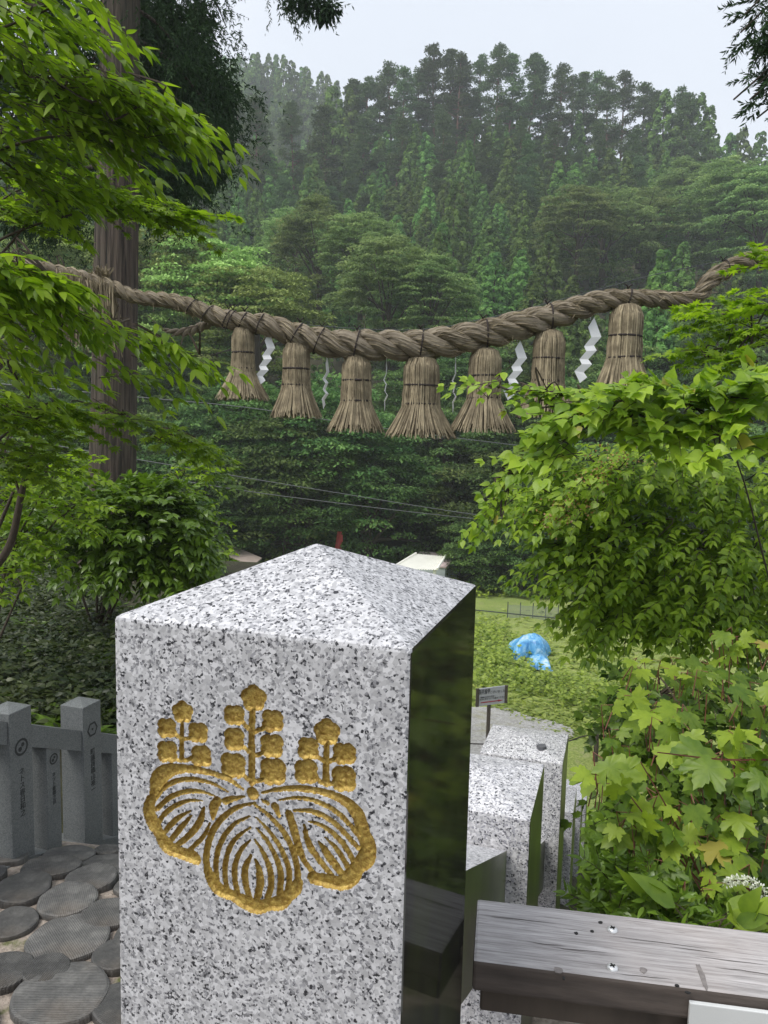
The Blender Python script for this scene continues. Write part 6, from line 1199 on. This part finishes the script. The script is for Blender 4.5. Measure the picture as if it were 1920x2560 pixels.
# --- right: ferny low growth above the railing
p = Plant('fern', (1.0, 2.1, g1(1.0, 2.1)), 'ferny dark green fronds just above the wooden railing', 'fern', GR, 'lance', 'leaf_shrub', seed=48)
for px_, py_, Y, rx, ry, rd, n_, d in [(1330, 1900, 2.1, 60, 50, .15, 26, (-.2, -.3, .9)), (1420, 1950, 2.0, 90, 40, .15, 30, (0, -.4, .8)), (1520, 1975, 1.95, 90, 30, .15, 22, (.1, -.4, .7)), (1290, 1960, 2.1, 40, 30, .1, 12, (-.3, -.3, .8))]: p.blob(px_, py_, Y, rx, ry, rd, n_, d, L=.2, nl=9, ll=.045, droop=.3, spread=.5, up_=norm([0, -.8, .5]), connect=0)
p.finish(300, .01)
p = Plant('broad_leaf_weed', (1.2, 1.9, g1(1.2, 1.9)), 'a few long smooth light leaves right above the railing', 'weed', GR, 'ovate', 'leaf_lobed', seed=49)
p.single(1450, 1965, 1.85, 40, 15, .05, 3, .13, d=(-.6, 0, .3)); p.single(1620, 1990, 1.8, 60, 20, .05, 6, .12, d=(.1, -.2, .4)); p.single(1580, 1985, 1.8, 40, 20, .05, 4, .10, d=(-.3, -.2, .4)); p.finish(50, .01)
# white flower spike
sp = smooth_path([at(x, y, 1.95) for x, y in ((1660, 1985), (1652, 1935), (1628, 1908), (1590, 1902), (1568, 1908))], 10); fr = empty('white_flower_spike', sp[0], 'drooping white flower spike at the right edge above the railing', 'flower')
mk('stalk', *tube_vf(sp, np.linspace(.003, .0015, len(sp)), 5), M['twig'], fr); n_ = 420; i_ = rng.integers(6, len(sp), n_); w = .016 * (1 - .6 * (i_ / len(sp)) ** 2); o_ = norm(rng.normal(size=(n_, 3))); pos = sp[i_] + o_ * w[:, None] * rng.uniform(.3, 1, (n_, 1))
V, F = bake(pos, o_, rng.normal(size=(n_, 3)), np.full(n_, .0075), SH['round'], rng.integers(0, 3, n_)); tag(mk('florets', V, F, leaf('white_petals', (.62, .64, .58), (.80, .81, .76), .3), fr), kind='stuff')
# --- the field: weeds, kudzu hedge and grass
def in_view(name, label, poly, n_, mat, shape, ll, h, seed, nl=6, lo_=8.0):
    """weeds rooted on the ground inside an outline measured in the photo"""
    rs = np.random.default_rng(seed); P = np.array(poly, float); lo, hi = P.min(0), P.max(0); L = []; got = 0
    while got < n_:
        x, y = rs.uniform(lo, hi); ins = False
        for (x0, y0), (x1, y1) in zip(P, np.roll(P, -1, 0)):
            if (y0 > y) != (y1 > y) and x < (x1 - x0) * (y - y0) / (y1 - y0) + x0: ins = not ins
        if not ins: continue
        got += 1; b_ = hit(x, y, lo_, 40.0); hh = h * rs.uniform(.3, 1.2); a = rs.uniform(0, 6.283, nl); t = rs.uniform(.1, 1, nl); lean = rs.normal(0, .15, 2)
        L.append((b_ + np.stack([lean[0] * t, lean[1] * t, hh * t], -1), np.stack([np.cos(a), np.sin(a), rs.uniform(-.4, .6, nl)], -1), rs.normal(0, .4, (nl, 3)) + [0, -.2, 1], ll * rs.uniform(.6, 1.3, nl)))
    a = [np.concatenate(v) for v in zip(*L)]; V, F = bake(*a, SH[shape], rs.integers(0, len(SH[shape]), len(a[0]))); return tag(mk(name, V, F, M[mat], smooth=True), label, None, None, 'stuff')
BANK = [(-40, 1240), (258, 1240), (258, 1600), (120, 1580), (-40, 1570)]
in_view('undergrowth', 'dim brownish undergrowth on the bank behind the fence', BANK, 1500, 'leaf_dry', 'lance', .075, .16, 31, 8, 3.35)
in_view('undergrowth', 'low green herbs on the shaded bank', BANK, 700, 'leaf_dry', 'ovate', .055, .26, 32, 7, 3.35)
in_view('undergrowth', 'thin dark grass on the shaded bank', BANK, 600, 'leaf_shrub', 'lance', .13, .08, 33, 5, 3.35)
in_view('weed_bank', 'leafy weeds growing in a band below the blue tarp', [(1010, 1440), (1090, 1440), (1170, 1462), (1330, 1490), (1450, 1580), (1400, 1620), (1290, 1560), (1180, 1515), (1090, 1495), (1010, 1480)], 620, 'leaf_field', 'round', .11, .42, 51)
in_view('weed_bank', 'taller weeds left of the blue tarp', [(1010, 1345), (1100, 1355), (1115, 1400), (1150, 1450), (1010, 1450)], 260, 'leaf_field', 'round', .13, .4, 52)
in_view('field_grass', 'rough grass over the field', [(980, 1320), (1500, 1330), (1500, 1620), (1330, 1620), (1200, 1560), (980, 1520)], 1500, 'grass', 'lance', .20, .10, 53, 6)
in_view('path_grass', 'thin grass along the edge of the gravel path', [(1100, 1520), (1200, 1540), (1330, 1600), (1340, 1640), (1240, 1600), (1110, 1560)], 260, 'grass', 'lance', .12, .05, 57, 6)
undergrowth('field_weeds', 'scattered weeds at the far edge of the field', 1300, (-12, 14, 31, 36), 'leaf_field', 'ovate', .22, .5, 54)
undergrowth('slope_weeds', 'weeds on the slope right of the stone steps', 1300, (1.9, 7.0, 2.6, 10.0), 'leaf_right', 'ovate', .12, .35, 55)
undergrowth('slope_weeds', 'weeds below the bank left of the steps', 900, (-8, -2.2, 10, 20), 'leaf_right', 'ovate', .16, .5, 56)
# ================================================================ haze
hz = tag(mk('haze', *box_vf([0, 220, 47], X_, Y_, UZ, 480, 395, 74), M['soil']), 'thin pale mist hanging over the valley', None, None, 'stuff'); hm = bpy.data.materials.new('haze_air'); hm.use_nodes = True; ht = hm.node_tree; ht.nodes.clear(); ho = ht.nodes.new('ShaderNodeOutputMaterial'); hv = ht.nodes.new('ShaderNodeVolumePrincipled')
hv.inputs['Color'].default_value = (.92, .96, 1.0, 1); hv.inputs['Density'].default_value = .0010; hv.inputs['Anisotropy'].default_value = .2; ht.links.new(hv.outputs[0], ho.inputs['Volume']); hz.data.materials.clear(); hz.data.materials.append(hm)
for o_ in CED + PIN + BRO + PAL + DRK:
    if o_.name not in used_proto:
        for c_ in list(o_.children): bpy.data.objects.remove(c_)
        bpy.data.objects.remove(o_)
